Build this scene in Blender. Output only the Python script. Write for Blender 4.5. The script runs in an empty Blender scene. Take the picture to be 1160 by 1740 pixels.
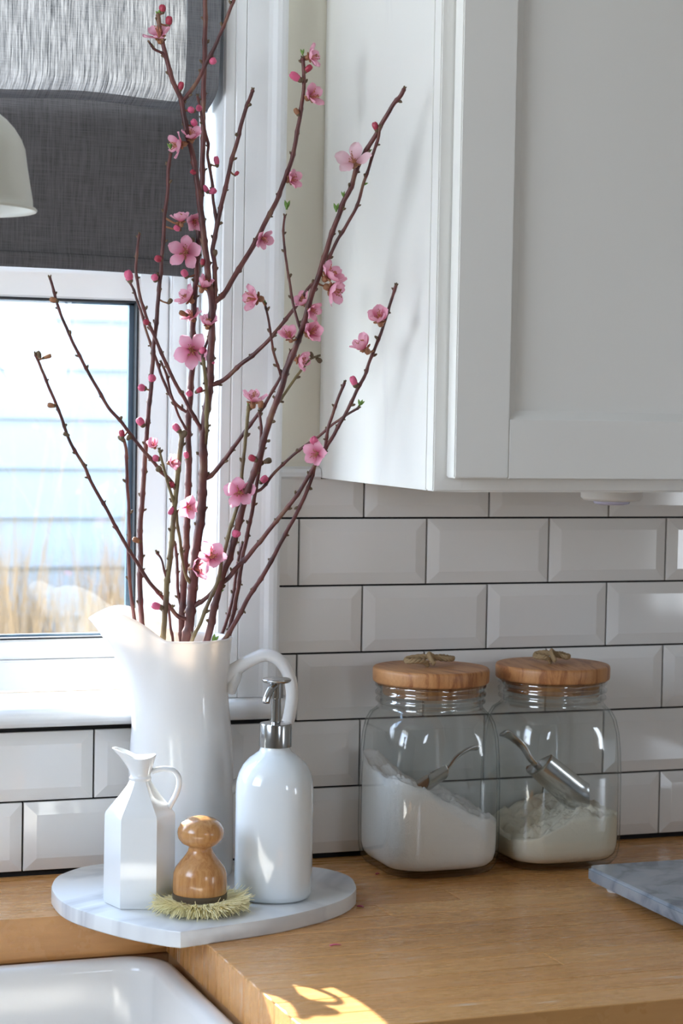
import bpy, bmesh, math, random
from mathutils import Vector, Matrix, noise
R = random.Random(7)
C = bpy.context.scene.collection
S = bpy.context.scene
# ------------------------------------------------------------------ camera
CAM = Vector((-0.76103106, -2.21752404, 0.51468451))
PIT, YAW, ROL, FPX = 0.05161138, -0.35062653, 0.01776925, 3572.446
_cy, _sy = math.cos(YAW), math.sin(YAW)
FW = Vector((-_sy * math.cos(PIT), _cy * math.cos(PIT), -math.sin(PIT)))
_r = Vector((_cy, _sy, 0)); _u = _r.cross(FW)
RT = math.cos(ROL) * _r + math.sin(ROL) * _u
UP = -math.sin(ROL) * _r + math.cos(ROL) * _u
cd = bpy.data.cameras.new('camera'); cam = bpy.data.objects.new('camera', cd); C.objects.link(cam)
cam.matrix_world = Matrix(((RT.x, UP.x, -FW.x, CAM.x), (RT.y, UP.y, -FW.y, CAM.y), (RT.z, UP.z, -FW.z, CAM.z), (0, 0, 0, 1)))
cd.sensor_fit = 'VERTICAL'; cd.sensor_height = 36.0; cd.lens = FPX / 1740 * 36
cd.clip_start = 0.05
cd.dof.use_dof = True; cd.dof.focus_distance = 2.15; cd.dof.aperture_fstop = 9.0
S.camera = cam
# ------------------------------------------------------------------ sky, sun, exposure
S.view_settings.view_transform = 'Standard'; S.view_settings.look = 'None'
S.view_settings.gamma = 1.0; S.view_settings.use_curve_mapping = False
S.view_settings.exposure = 1.48
W = bpy.data.worlds.new('sky'); S.world = W; W.use_nodes = True
wn, wl = W.node_tree.nodes, W.node_tree.links
wn.clear()
wo = wn.new('ShaderNodeOutputWorld'); wb = wn.new('ShaderNodeBackground'); wr = wn.new('ShaderNodeValToRGB')
wt = wn.new('ShaderNodeTexCoord'); ws = wn.new('ShaderNodeSeparateXYZ')
wl.new(wt.outputs['Generated'], ws.inputs[0]); wl.new(ws.outputs['Z'], wr.inputs[0])
wr.color_ramp.elements[0].position = 0.0; wr.color_ramp.elements[0].color = (0.85, 0.925, 1.0, 1)
wr.color_ramp.elements[1].position = 0.8; wr.color_ramp.elements[1].color = (0.42, 0.62, 1.0, 1)
wl.new(wr.outputs[0], wb.inputs[0]); wl.new(wb.outputs[0], wo.inputs[0])
wb.inputs['Strength'].default_value = 4.2
SUN_DIR = Vector((0.19, -1.0, -0.462)).normalized()
sl = bpy.data.lights.new('sun', 'SUN'); sl.energy = 12.0; sl.angle = math.radians(0.6); sl.color = (1.0, 0.955, 0.89)
so = bpy.data.objects.new('sun', sl); C.objects.link(so)
so.rotation_euler = SUN_DIR.to_track_quat('-Z', 'Y').to_euler(); so.location = (-1, 6, 4)
def portal(name, loc, size_x, size_z, facing):
    l = bpy.data.lights.new(name, 'AREA'); l.shape = 'RECTANGLE'; l.size = size_x; l.size_y = size_z
    l.cycles.is_portal = True
    o = bpy.data.objects.new(name, l); C.objects.link(o); o.location = loc
    o.rotation_euler = Vector(facing).to_track_quat('-Z', 'Y').to_euler()
portal('window_portal', (-0.52, 0.16, 0.72), 0.95, 1.05, (0, -1, 0))
portal('room_window_fill_portal', (2.72, -3.62, 0.35), 0.5, 0.9, (0, 1, 0))
portal('room_window_fill_portal', (0.44, -3.62, 0.80), 0.38, 0.6, (0, 1, 0))  # extra unseen front opening, added as fill light for the jars
portal('side_fill_portal', (-1.44, -0.85, 0.85), 0.8, 0.9, (1, 0, 0))  # unseen left-wall opening, added to brighten cabinet side and casing
S.cycles.use_denoising = True
S.cycles.max_bounces = 10; S.cycles.diffuse_bounces = 5; S.cycles.glossy_bounces = 5
S.cycles.transmission_bounces = 10; S.cycles.transparent_max_bounces = 16
S.cycles.sample_clamp_indirect = 6.0
S.cycles.caustics_refractive = False
S.cycles.blur_glossy = 0.5

def at(x, y, Y):
    "world point on the plane y = Y seen at photograph pixel (x, y)"
    d = FW + RT * ((x - 580) / FPX) - UP * ((y - 870) / FPX)
    return CAM + d * ((Y - CAM.y) / d.y)
def atz(x, y, Z):
    d = FW + RT * ((x - 580) / FPX) - UP * ((y - 870) / FPX)
    return CAM + d * ((Z - CAM.z) / d.z)

# ------------------------------------------------------------------ materials
def mat(name, col=(0.8, 0.8, 0.8), rough=0.5, metal=0.0, spec=0.5, coat=0.0, **k):
    m = bpy.data.materials.new(name); m.use_nodes = True
    b = m.node_tree.nodes['Principled BSDF']
    b.inputs['Base Color'].default_value = (*col, 1); b.inputs['Roughness'].default_value = rough
    b.inputs['Metallic'].default_value = metal; b.inputs['Specular IOR Level'].default_value = spec
    b.inputs['Coat Weight'].default_value = coat
    for a, v in k.items(): b.inputs[a.replace('_', ' ')].default_value = v
    return m
def N(m, t, **k):
    n = m.node_tree.nodes.new(t)
    for a, v in k.items(): setattr(n, a, v)
    return n
def L(m, a, b): m.node_tree.links.new(a, b)
def coords(m, scale=(1, 1, 1), rot=(0, 0, 0), src='Object', rnd=False):
    tc = N(m, 'ShaderNodeTexCoord'); mp = N(m, 'ShaderNodeMapping')
    mp.inputs['Scale'].default_value = scale; mp.inputs['Rotation'].default_value = rot
    L(m, tc.outputs[src], mp.inputs[0])
    if rnd:
        oi = N(m, 'ShaderNodeObjectInfo'); mu = N(m, 'ShaderNodeVectorMath', operation='SCALE')
        cx = N(m, 'ShaderNodeCombineXYZ')
        for i in range(3): L(m, oi.outputs['Random'], cx.inputs[i])
        L(m, cx.outputs[0], mu.inputs[0]); mu.inputs[3].default_value = 37.0
        L(m, mu.outputs[0], mp.inputs['Location'])
    return mp.outputs[0]
def nz(m, vec, scale, detail=3, rough=0.5, dist=0.0):
    n = N(m, 'ShaderNodeTexNoise'); L(m, vec, n.inputs['Vector'])
    n.inputs['Scale'].default_value = scale; n.inputs['Detail'].default_value = detail
    n.inputs['Roughness'].default_value = rough; n.inputs['Distortion'].default_value = dist
    return n.outputs['Fac']
def ramp(m, fac, stops):
    r = N(m, 'ShaderNodeValToRGB'); e = r.color_ramp.elements
    while len(e) < len(stops): e.new(0.5)
    for i, (p, c) in enumerate(stops): e[i].position = p; e[i].color = (*c, 1) if len(c) == 3 else c
    L(m, fac, r.inputs[0]); return r.outputs[0]
def mixc(m, fac, a, b, mode='MIX'):
    x = N(m, 'ShaderNodeMix', data_type='RGBA', blend_type=mode)
    if isinstance(fac, (int, float)): x.inputs[0].default_value = fac
    else: L(m, fac, x.inputs[0])
    for s, v in ((6, a), (7, b)):
        if isinstance(v, tuple): x.inputs[s].default_value = (*v, 1)
        else: L(m, v, x.inputs[s])
    return x.outputs[2]
def bsdf(m): return m.node_tree.nodes['Principled BSDF']
def bump(m, h, strength=0.2, dist=0.001):
    b = N(m, 'ShaderNodeBump'); b.inputs['Strength'].default_value = strength; b.inputs['Distance'].default_value = dist
    L(m, h, b.inputs['Height']); L(m, b.outputs[0], bsdf(m).inputs['Normal'])
def gray(m, fac, a, b): return ramp(m, fac, [(a, (0, 0, 0)), (b, (1, 1, 1))])

M = {}
m = M['tile'] = mat('white_glazed_tile', (0.80, 0.785, 0.755), 0.07)
bump(m, nz(m, coords(m, rnd=True), 9, 1), 0.16, 0.004)
m = M['grout'] = mat('dark_grout', (0.010, 0.009, 0.009), 0.9)
bump(m, nz(m, coords(m), 300, 2), 0.6, 0.001)
m = M['paint'] = mat('cream_wall_paint', (0.88, 0.85, 0.73), 0.55)
bump(m, nz(m, coords(m), 120, 2), 0.12, 0.001)
m = M['trim'] = mat('white_gloss_trim', (0.80, 0.81, 0.81), 0.28)
v = coords(m, (18, 18, 1.2)); bump(m, nz(m, v, 14, 3), 0.10, 0.001)
m = M['stool'] = mat('white_sill_paint', (0.80, 0.81, 0.81), 0.22)
v = coords(m, (1.2, 18, 18)); bump(m, nz(m, v, 14, 3), 0.14, 0.001)
m = M['vinyl'] = mat('white_window_frame', (0.85, 0.86, 0.86), 0.35)
m = M['rubber'] = mat('black_window_seal', (0.012, 0.014, 0.018), 0.5)
m = M['spacer'] = mat('grey_blue_glazing_spacer', (0.16, 0.24, 0.33), 0.35, 0.6)
m = M['cab'] = mat('white_cabinet_paint', (0.80, 0.79, 0.75), 0.30)
v = coords(m, (9, 9, 0.7)); bump(m, nz(m, v, 11, 3), 0.025, 0.0015)
sm = nz(m, coords(m, (1.5, 3, 1)), 6, 4, 0.6, 0.4)
L(m, ramp(m, sm, [(0.62, (0.80, 0.79, 0.75)), (0.80, (0.72, 0.71, 0.69))]), bsdf(m).inputs['Base Color'])
m = M['room'] = mat('room_wall_paint', (0.58, 0.55, 0.50), 0.7)
m = M['ceil'] = mat('ceiling_paint', (0.6, 0.6, 0.59), 0.8)
m = M['floor'] = mat('wood_floor', (0.32, 0.19, 0.10), 0.4)
v = coords(m, (1, 12, 1)); L(m, ramp(m, nz(m, v, 3, 5), [(0.3, (0.22, 0.12, 0.06)), (0.7, (0.42, 0.26, 0.14))]), bsdf(m).inputs['Base Color'])

def wood(name, dark, light, warm, axis_scale, rough, seed_mix=0.45, wear=False, coat=0.0, sharp=False):
    m = mat(name, light, rough, coat=coat)
    v = coords(m, axis_scale, rnd=True)
    g = nz(m, v, 6, 6, 0.62, 0.8)
    fine = nz(m, coords(m, tuple(a * 6 for a in axis_scale), rnd=True), 18, 3, 0.6)
    c1 = ramp(m, g, [(0.40, dark), (0.49, light), (0.60, warm)] if sharp else [(0.30, dark), (0.52, light), (0.75, warm)])
    c2 = mixc(m, 0.12 if wear else 0.25, c1, ramp(m, fine, [(0.35, dark), (0.6, light)]))
    oi = N(m, 'ShaderNodeObjectInfo')
    c3 = mixc(m, seed_mix, c2, ramp(m, oi.outputs['Random'], [(0.0, dark), (0.5, light), (1.0, warm)]))
    out = c3
    if wear:
        w = nz(m, coords(m, (3, 34, 3), src='Object'), 3.0, 5, 0.6)
        tc = N(m, 'ShaderNodeTexCoord')
        out = mixc(m, gray(m, w, 0.63, 0.72), c3, (0.72, 0.66, 0.58))
        L(m, ramp(m, w, [(0.4, (rough,) * 3), (0.7, (rough + 0.2,) * 3)]), bsdf(m).inputs['Roughness'])
    L(m, out, bsdf(m).inputs['Base Color'])
    bump(m, fine, 0.12, 0.0006)
    return m
M['butcher'] = wood('maple_butcher_block', (0.50, 0.235, 0.075), (0.66, 0.335, 0.115), (0.72, 0.40, 0.15), (1.0, 14, 14), 0.22, 0.50, True)
M['butcher_end'] = wood('butcher_block_cut_edge', (0.36, 0.17, 0.07), (0.50, 0.27, 0.12), (0.58, 0.33, 0.16), (10, 1.2, 10), 0.4, 0.3)
M['lid'] = wood('pine_lid', (0.26, 0.085, 0.028), (0.50, 0.23, 0.085), (0.60, 0.31, 0.13), (17, 1.8, 3.0), 0.42, 0.12, sharp=True)
M['bamboo'] = wood('brush_bamboo', (0.34, 0.13, 0.04), (0.54, 0.27, 0.095), (0.66, 0.38, 0.16), (30, 30, 3), 0.22, 0.1, coat=0.5)
m = M['shelf_wood'] = mat('base_cabinet_wood', (0.45, 0.27, 0.13), 0.5)

def marble(name, base, vein, scale, rough, lo, hi, cloud):
    m = mat(name, base, rough)
    v = coords(m)
    d = nz(m, v, scale * 0.6, 4, 0.6)
    n1 = nz(m, v, scale, 4 if scale < 5 else 8, 0.5, 1.2)
    r1 = ramp(m, n1, [(lo, base), ((lo + hi) / 2, vein), (hi, base)])
    r2 = mixc(m, gray(m, d, 0.45, 0.7), r1, cloud)
    L(m, r2, bsdf(m).inputs['Base Color']); return m
M['marble'] = marble('white_marble', (0.80, 0.81, 0.80), (0.56, 0.565, 0.58), 4.0, 0.22, 0.44, 0.55, (0.74, 0.755, 0.76))
M['slab'] = marble('blue_grey_marble', (0.30, 0.34, 0.38), (0.15, 0.18, 0.22), 11.0, 0.14, 0.38, 0.56, (0.40, 0.43, 0.46))

def ceramic(name, col, rough, trans):
    m = mat(name, col, rough, coat=0.3)
    b = bsdf(m); out = m.node_tree.nodes['Material Output']
    t = N(m, 'ShaderNodeBsdfTranslucent'); t.inputs[0].default_value = (1.0, 0.86, 0.72, 1)
    x = N(m, 'ShaderNodeMixShader'); x.inputs[0].default_value = trans
    L(m, b.outputs[0], x.inputs[1]); L(m, t.outputs[0], x.inputs[2]); L(m, x.outputs[0], out.inputs[0])
    return m
M['porcelain'] = ceramic('white_porcelain', (0.82, 0.83, 0.83), 0.12, 0.24)
M['creamer'] = mat('white_glazed_creamer', (0.82, 0.84, 0.84), 0.12, coat=0.3)
M['milk'] = mat('white_milk_glass', (0.80, 0.86, 0.89), 0.08, coat=0.5)
M['sink'] = mat('white_fireclay', (0.70, 0.68, 0.65), 0.12)
M['chrome'] = mat('brushed_chrome', (0.50, 0.51, 0.52), 0.16, 1.0)
m = M['steel'] = mat('scoop_steel', (0.66, 0.66, 0.66), 0.22, 1.0)
M['band'] = mat('brown_collar', (0.10, 0.075, 0.055), 0.4, 0.3)
M['bristle'] = mat('pale_tampico_bristle', (0.95, 0.87, 0.54), 0.6)
M['enamel'] = mat('cream_enamel_shade', (0.78, 0.78, 0.69), 0.35)
M['enamel_in'] = mat('white_enamel_inside', (0.85, 0.86, 0.82), 0.4)
M['cord'] = mat('black_lamp_cord', (0.03, 0.03, 0.03), 0.6)
M['twine'] = mat('jute_twine', (0.36, 0.25, 0.13), 0.9)
m = M['flour'] = mat('white_flour', (0.84, 0.82, 0.78), 0.95)
v = coords(m); bump(m, nz(m, v, 90, 5, 0.7), 0.5, 0.003)
m = M['flour_cream'] = mat('cream_flour', (0.80, 0.74, 0.60), 0.95)
v = coords(m); bump(m, nz(m, v, 90, 5, 0.7), 0.5, 0.003)
M['puck'] = mat('white_plastic_puck', (0.8, 0.79, 0.76), 0.3)
M['puck_lens'] = mat('puck_lens', (0.55, 0.53, 0.68), 0.2)

def glass(name, tint, edge, refl):
    m = bpy.data.materials.new(name); m.use_nodes = True; nt = m.node_tree; nt.nodes.clear()
    out = N(m, 'ShaderNodeOutputMaterial'); tr = N(m, 'ShaderNodeBsdfTransparent'); gl = N(m, 'ShaderNodeBsdfGlossy')
    gl.inputs['Roughness'].default_value = 0.03
    lw = N(m, 'ShaderNodeLayerWeight'); lw.inputs[0].default_value = 0.5
    L(m, ramp(m, lw.outputs['Facing'], [(0.0, tint), (0.72, tint), (1.0, edge)]), tr.inputs[0])
    fr = ramp(m, lw.outputs['Facing'], [(0.0, (refl,) * 3), (0.6, (refl * 1.6,) * 3), (0.85, (refl * 5,) * 3), (1.0, (0.6,) * 3)])
    mx = N(m, 'ShaderNodeMixShader'); L(m, fr, mx.inputs[0]); L(m, tr.outputs[0], mx.inputs[1]); L(m, gl.outputs[0], mx.inputs[2])
    L(m, mx.outputs[0], out.inputs[0]); return m
M['pane'] = glass('window_glass', (0.97, 0.985, 0.98), (0.8, 0.85, 0.85), 0.03)
M['jar_neck'] = glass('jar_neck_glass', (0.86, 0.885, 0.88), (0.55, 0.6, 0.6), 0.20)
M['jar'] = glass('jar_glass', (0.97, 0.978, 0.975), (0.50, 0.55, 0.54), 0.055)

def linen(name, t0, t1, base):
    m = bpy.data.materials.new(name); m.use_nodes = True; nt = m.node_tree; nt.nodes.clear()
    out = N(m, 'ShaderNodeOutputMaterial')
    s1 = nz(m, coords(m, (210, 1, 9)), 3.0, 4, 0.65, 0.3)
    s2 = nz(m, coords(m, (12, 1, 420)), 2.0, 3, 0.6)
    s3 = nz(m, coords(m, (600, 1, 60)), 2.0, 2, 0.6)
    big = nz(m, coords(m), 9, 2)
    d = N(m, 'ShaderNodeBsdfDiffuse')
    L(m, mixc(m, s2, ramp(m, s1, [(0.36, tuple(c * 0.30 for c in base)), (0.62, tuple(c * 1.3 for c in base))]), tuple(c * 1.9 for c in base)), d.inputs[0])
    t = N(m, 'ShaderNodeBsdfTranslucent')
    streak = ramp(m, s1, [(0.36, (t0,) * 3), (0.5, ((t0 + t1) / 2,) * 3), (0.66, (t1,) * 3)])
    thr = ramp(m, s3, [(0.3, (0.55,) * 3), (0.7, (1.0,) * 3)])
    L(m, mixc(m, 1.0, streak, thr, 'MULTIPLY'), t.inputs[0])
    a = N(m, 'ShaderNodeAddShader'); L(m, d.outputs[0], a.inputs[0]); L(m, t.outputs[0], a.inputs[1])
    b = N(m, 'ShaderNodeBump'); b.inputs['Strength'].default_value = 0.5; b.inputs['Distance'].default_value = 0.001
    L(m, s2, b.inputs['Height']); L(m, b.outputs[0], d.inputs['Normal'])
    L(m, a.outputs[0], out.inputs[0]); return m
M['linen_thin'] = linen('grey_linen_single_layer', 0.008, 0.085, (0.13, 0.14, 0.155))
M['linen_edge'] = linen('grey_linen_turned_hem', 0.001, 0.006, (0.12, 0.12, 0.125))
M['linen'] = linen('grey_linen_folded', 0.0, 0.0005, (0.07, 0.066, 0.066))

m = M['bark'] = mat('peach_bark', (0.16, 0.055, 0.045), 0.5)
v = coords(m, (1, 1, 0.5)); n1 = nz(m, v, 60, 4)
L(m, ramp(m, n1, [(0.35, (0.055, 0.017, 0.017)), (0.55, (0.13, 0.037, 0.033)), (0.76, (0.20, 0.11, 0.06))]), bsdf(m).inputs['Base Color'])
bump(m, nz(m, coords(m), 420, 2), 0.4, 0.0006)
m = M['bark_olive'] = mat('olive_bark', (0.2, 0.15, 0.07), 0.5)
L(m, ramp(m, nz(m, coords(m, (1, 1, 0.5)), 60, 4), [(0.35, (0.10, 0.055, 0.028)), (0.6, (0.19, 0.145, 0.06))]), bsdf(m).inputs['Base Color'])
bump(m, nz(m, coords(m), 420, 2), 0.4, 0.0006)
M['spur'] = mat('tan_bud_scale', (0.13, 0.085, 0.045), 0.7)
M['leafg'] = mat('young_green_leaf', (0.16, 0.30, 0.05), 0.5)
M['calyx'] = mat('russet_calyx', (0.30, 0.13, 0.06), 0.6)
M['stamen'] = mat('yellow_pink_stamen', (0.62, 0.28, 0.16), 0.6)
M['anther'] = mat('dark_anther', (0.42, 0.16, 0.06), 0.6)
def petal_mat(name, base, tip, thr):
    m = mat(name, tip, 0.55)
    tc = N(m, 'ShaderNodeTexCoord'); sp = N(m, 'ShaderNodeSeparateXYZ'); L(m, tc.outputs['Object'], sp.inputs[0])
    mr = N(m, 'ShaderNodeMapRange'); mr.inputs[1].default_value = 0.0; mr.inputs[2].default_value = 0.010
    L(m, sp.outputs['X'], mr.inputs[0])
    c = ramp(m, mr.outputs[0], [(0.0, base), (0.45, tuple((a + b) / 2 for a, b in zip(base, tip))), (0.85, tip)])
    L(m, c, bsdf(m).inputs['Base Color'])
    out = m.node_tree.nodes['Material Output']
    t = N(m, 'ShaderNodeBsdfTranslucent'); L(m, c, t.inputs[0])
    x = N(m, 'ShaderNodeMixShader'); x.inputs[0].default_value = thr
    L(m, bsdf(m).outputs[0], x.inputs[1]); L(m, t.outputs[0], x.inputs[2]); L(m, x.outputs[0], out.inputs[0])
    return m
M['petal'] = petal_mat('pink_petal', (0.60, 0.10, 0.20), (0.90, 0.47, 0.60), 0.45)
M['petal_pale'] = petal_mat('pale_pink_petal', (0.70, 0.35, 0.42), (0.88, 0.62, 0.68), 0.4)
M['bud'] = mat('deep_pink_bud', (0.60, 0.10, 0.20), 0.5)
M['bud_red'] = mat('crimson_bud', (0.36, 0.03, 0.06), 0.5)
m = M['siding'] = mat('pale_blue_siding', (0.185, 0.215, 0.235), 0.6)
bump(m, nz(m, coords(m, (1, 1, 20)), 8, 3), 0.1, 0.002)
M['fasc'] = mat('siding_trim', (0.85, 0.87, 0.88), 0.6)
M['roof'] = mat('grey_shingles', (0.25, 0.25, 0.27), 0.9)
M['reed'] = mat('dry_reed', (0.24, 0.155, 0.08), 0.8)
m = M['ground'] = mat('winter_lawn', (0.25, 0.21, 0.14), 0.95)
L(m, ramp(m, nz(m, coords(m), 3, 5), [(0.3, (0.19, 0.16, 0.10)), (0.7, (0.30, 0.26, 0.18))]), bsdf(m).inputs['Base Color'])

# ------------------------------------------------------------------ builders
def me_obj(name, vs, fs, m, parent=None, smooth=False, mats=None, midx=None):
    me = bpy.data.meshes.new(name); me.from_pydata([tuple(v) for v in vs], [], fs)
    me.materials.append(m)
    for x in (mats or []): me.materials.append(x)
    if smooth: me.polygons.foreach_set('use_smooth', [True] * len(me.polygons))
    if midx: me.polygons.foreach_set('material_index', midx)
    me.update()
    o = bpy.data.objects.new(name, me); C.objects.link(o)
    if parent: o.parent = parent
    return o
def link(name, me, parent=None, mw=None):
    o = bpy.data.objects.new(name, me); C.objects.link(o)
    if parent: o.parent = parent
    if mw is not None: o.matrix_local = mw
    return o
def thing(name, label, cat, loc=(0, 0, 0), rz=0.0, group=None, kind=None):
    o = bpy.data.objects.new(name, None); C.objects.link(o); o.empty_display_size = 0.02
    o.location = loc; o.rotation_euler = (0, 0, rz); tag(o, label, cat, group, kind); return o
def tag(o, label=None, cat=None, group=None, kind=None):
    if label: o['label'] = label
    if cat: o['category'] = cat
    if group: o['group'] = group
    if kind: o['kind'] = kind
    return o
class G:
    "collects geometry for one mesh"
    def __init__(s): s.v = []; s.f = []; s.mi = []
    def add(s, vs, fs, mi=0):
        n = len(s.v); s.v += [Vector(x) for x in vs]; s.f += [tuple(i + n for i in f) for f in fs]; s.mi += [mi] * len(fs)
    def box(s, a, b, mi=0):
        x0, y0, z0 = a; x1, y1, z1 = b
        s.add([(x0, y0, z0), (x1, y0, z0), (x1, y1, z0), (x0, y1, z0), (x0, y0, z1), (x1, y0, z1), (x1, y1, z1), (x0, y1, z1)],
              [(0, 3, 2, 1), (4, 5, 6, 7), (0, 1, 5, 4), (1, 2, 6, 5), (2, 3, 7, 6), (3, 0, 4, 7)], mi)
    def lathe(s, prof, n=48, c=(0, 0, 0), mi=0, close=True):
        base = len(s.v); vs = []; fs = []
        for (r, z) in prof:
            for i in range(n):
                a = 2 * math.pi * i / n; vs.append((c[0] + r * math.cos(a), c[1] + r * math.sin(a), c[2] + z))
        for j in range(len(prof) - 1):
            for i in range(n):
                k = (i + 1) % n; fs.append((j * n + i, j * n + k, (j + 1) * n + k, (j + 1) * n + i))
        if close:
            if prof[0][0] > 1e-6: fs.append(tuple(reversed(range(n))))
            if prof[-1][0] > 1e-6: fs.append(tuple((len(prof) - 1) * n + i for i in range(n)))
        s.add(vs, fs, mi)
    def tube(s, pts, rad, n=10, mi=0, cap=True, flat=None):
        pts = [Vector(p) for p in pts]
        if isinstance(rad, (int, float)): rad = [rad] * len(pts)
        t0 = (pts[1] - pts[0]).normalized()
        u = t0.orthogonal().normalized() if flat is None else (Vector(flat) - t0 * Vector(flat).dot(t0)).normalized()
        vs = []; fs = []
        for i, p in enumerate(pts):
            t = (pts[min(i + 1, len(pts) - 1)] - pts[max(i - 1, 0)]).normalized()
            u = (u - t * u.dot(t)).normalized(); w = t.cross(u)
            r = rad[i]; ru, rw = r if isinstance(r, tuple) else (r, r)
            for k in range(n):
                a = 2 * math.pi * k / n; vs.append(p + u * (ru * math.cos(a)) + w * (rw * math.sin(a)))
        for i in range(len(pts) - 1):
            for k in range(n):
                q = (k + 1) % n; fs.append((i * n + k, i * n + q, (i + 1) * n + q, (i + 1) * n + k))
        if cap: fs.append(tuple(reversed(range(n)))); fs.append(tuple((len(pts) - 1) * n + k for k in range(n)))
        s.add(vs, fs, mi)
    def blob(s, c, axis, rl, rr, n=8, m=6, mi=0):
        "ellipsoid: half length rl along axis, radius rr"
        a = Vector(axis).normalized(); u = a.orthogonal().normalized(); w = a.cross(u); c = Vector(c)
        vs = []; fs = []
        for j in range(m + 1):
            t = math.pi * j / m; r = rr * math.sin(t) + 1e-6; h = -rl * math.cos(t)
            for k in range(n):
                q = 2 * math.pi * k / n; vs.append(c + a * h + u * (r * math.cos(q)) + w * (r * math.sin(q)))
        for j in range(m):
            for k in range(n):
                q = (k + 1) % n; fs.append((j * n + k, j * n + q, (j + 1) * n + q, (j + 1) * n + k))
        s.add(vs, fs, mi)
    def obj(s, name, m, parent=None, smooth=False, mats=None, bevel=0.0, seg=2, auto=None):
        o = me_obj(name, s.v, s.f, m, parent, smooth, mats, s.mi if mats else None)
        if bevel > 0:
            bm = bmesh.new(); bm.from_mesh(o.data)
            bmesh.ops.remove_doubles(bm, verts=bm.verts, dist=1e-6)
            es = [e for e in bm.edges if len(e.link_faces) == 2 and e.calc_face_angle(0) > 0.6]
            bmesh.ops.bevel(bm, geom=es, offset=bevel, segments=seg, affect='EDGES', clamp_overlap=True)
            bm.to_mesh(o.data); bm.free()
            o.data.polygons.foreach_set('use_smooth', [True] * len(o.data.polygons))
            o.data.set_sharp_from_angle(angle=0.7)
        elif auto: o.data.set_sharp_from_angle(angle=auto)
        return o
def bx(name, a, b, m, parent=None, bevel=0.001, seg=2):
    g = G(); g.box([min(p, q) for p, q in zip(a, b)], [max(p, q) for p, q in zip(a, b)]); return g.obj(name, m, parent, bevel=bevel, seg=seg)
def struct(o): o['kind'] = 'structure'; return o
def smooth_path(pts, sub=4):
    "Catmull-Rom through Vectors"
    out = []; n = len(pts)
    for i in range(n - 1):
        p0 = pts[max(i - 1, 0)]; p1 = pts[i]; p2 = pts[i + 1]; p3 = pts[min(i + 2, n - 1)]
        for k in range(sub):
            t = k / sub; t2 = t * t; t3 = t2 * t
            out.append(0.5 * ((2 * p1) + (p2 - p0) * t + (2 * p0 - 5 * p1 + 4 * p2 - p3) * t2 + (3 * p1 - p0 - 3 * p2 + p3) * t3))
    out.append(pts[-1]); return out
def sstep(a, b, x):
    t = min(1, max(0, (x - a) / (b - a))); return t * t * (3 - 2 * t)
def prism(g, poly, z0, z1, mi=0):
    n = len(poly)
    g.add([(x, y, z0) for x, y in poly] + [(x, y, z1) for x, y in poly],
          [tuple(reversed(range(n))), tuple(range(n, 2 * n))] + [(i, (i + 1) % n, n + (i + 1) % n, n + i) for i in range(n)], mi)

# ------------------------------------------------------------------ room shell
FLZ, CLZ = -0.92, 1.50
WX0, WX1, WZ0, WZ1 = -0.955, -0.100, 0.186, 1.24        # window opening
fl = struct(bx('floor', (-2.3, -3.75, FLZ - 0.05), (3.1, 0.2, FLZ), M['floor'], bevel=0))
ce = struct(bx('ceiling', (-2.3, -3.75, CLZ), (3.1, 0.2, CLZ + 0.05), M['ceil'], bevel=0))
g = G(); T0, T1 = 0.005, 0.13
g.box((-2.3, T0, FLZ), (WX0, T1, CLZ)); g.box((WX1, T0, FLZ), (3.1, T1, CLZ))
g.box((WX0, T0, FLZ), (WX1, T1, WZ0 - 0.02)); g.box((WX0, T0, WZ1), (WX1, T1, CLZ))
wall_back = struct(g.obj('wall_back', M['paint']))
g = G()
for a, b in (((-3.75, FLZ), (-1.25, CLZ)), ((-0.45, FLZ), (0.2, CLZ)), ((-1.25, FLZ), (-0.45, 0.40)), ((-1.25, 1.30), (-0.45, CLZ))):  # gap between the boxes is an opening added to let in left light
    g.box((-1.56, a[0], a[1]), (-1.46, b[0], b[1]))
struct(g.obj('wall_left', M['room']))
struct(bx('wall_right', (3.0, -3.75, FLZ), (3.1, 0.2, CLZ), M['room'], bevel=0))
g = G()
for a, b in (((-2.3, FLZ), (0.25, CLZ)), ((0.63, FLZ), (2.47, CLZ)), ((0.25, FLZ), (0.63, 0.50)), ((0.25, 1.1), (0.63, CLZ)), ((2.97, FLZ), (3.1, CLZ)), ((2.47, FLZ), (2.97, -0.1)), ((2.47, 0.8), (2.97, CLZ))):  # first gap is added for fill light, far right gap is the room window
    g.box((a[0], -3.75, a[1]), (b[0], -3.65, b[1]))
wf = struct(g.obj('wall_front', M['room']))

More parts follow.
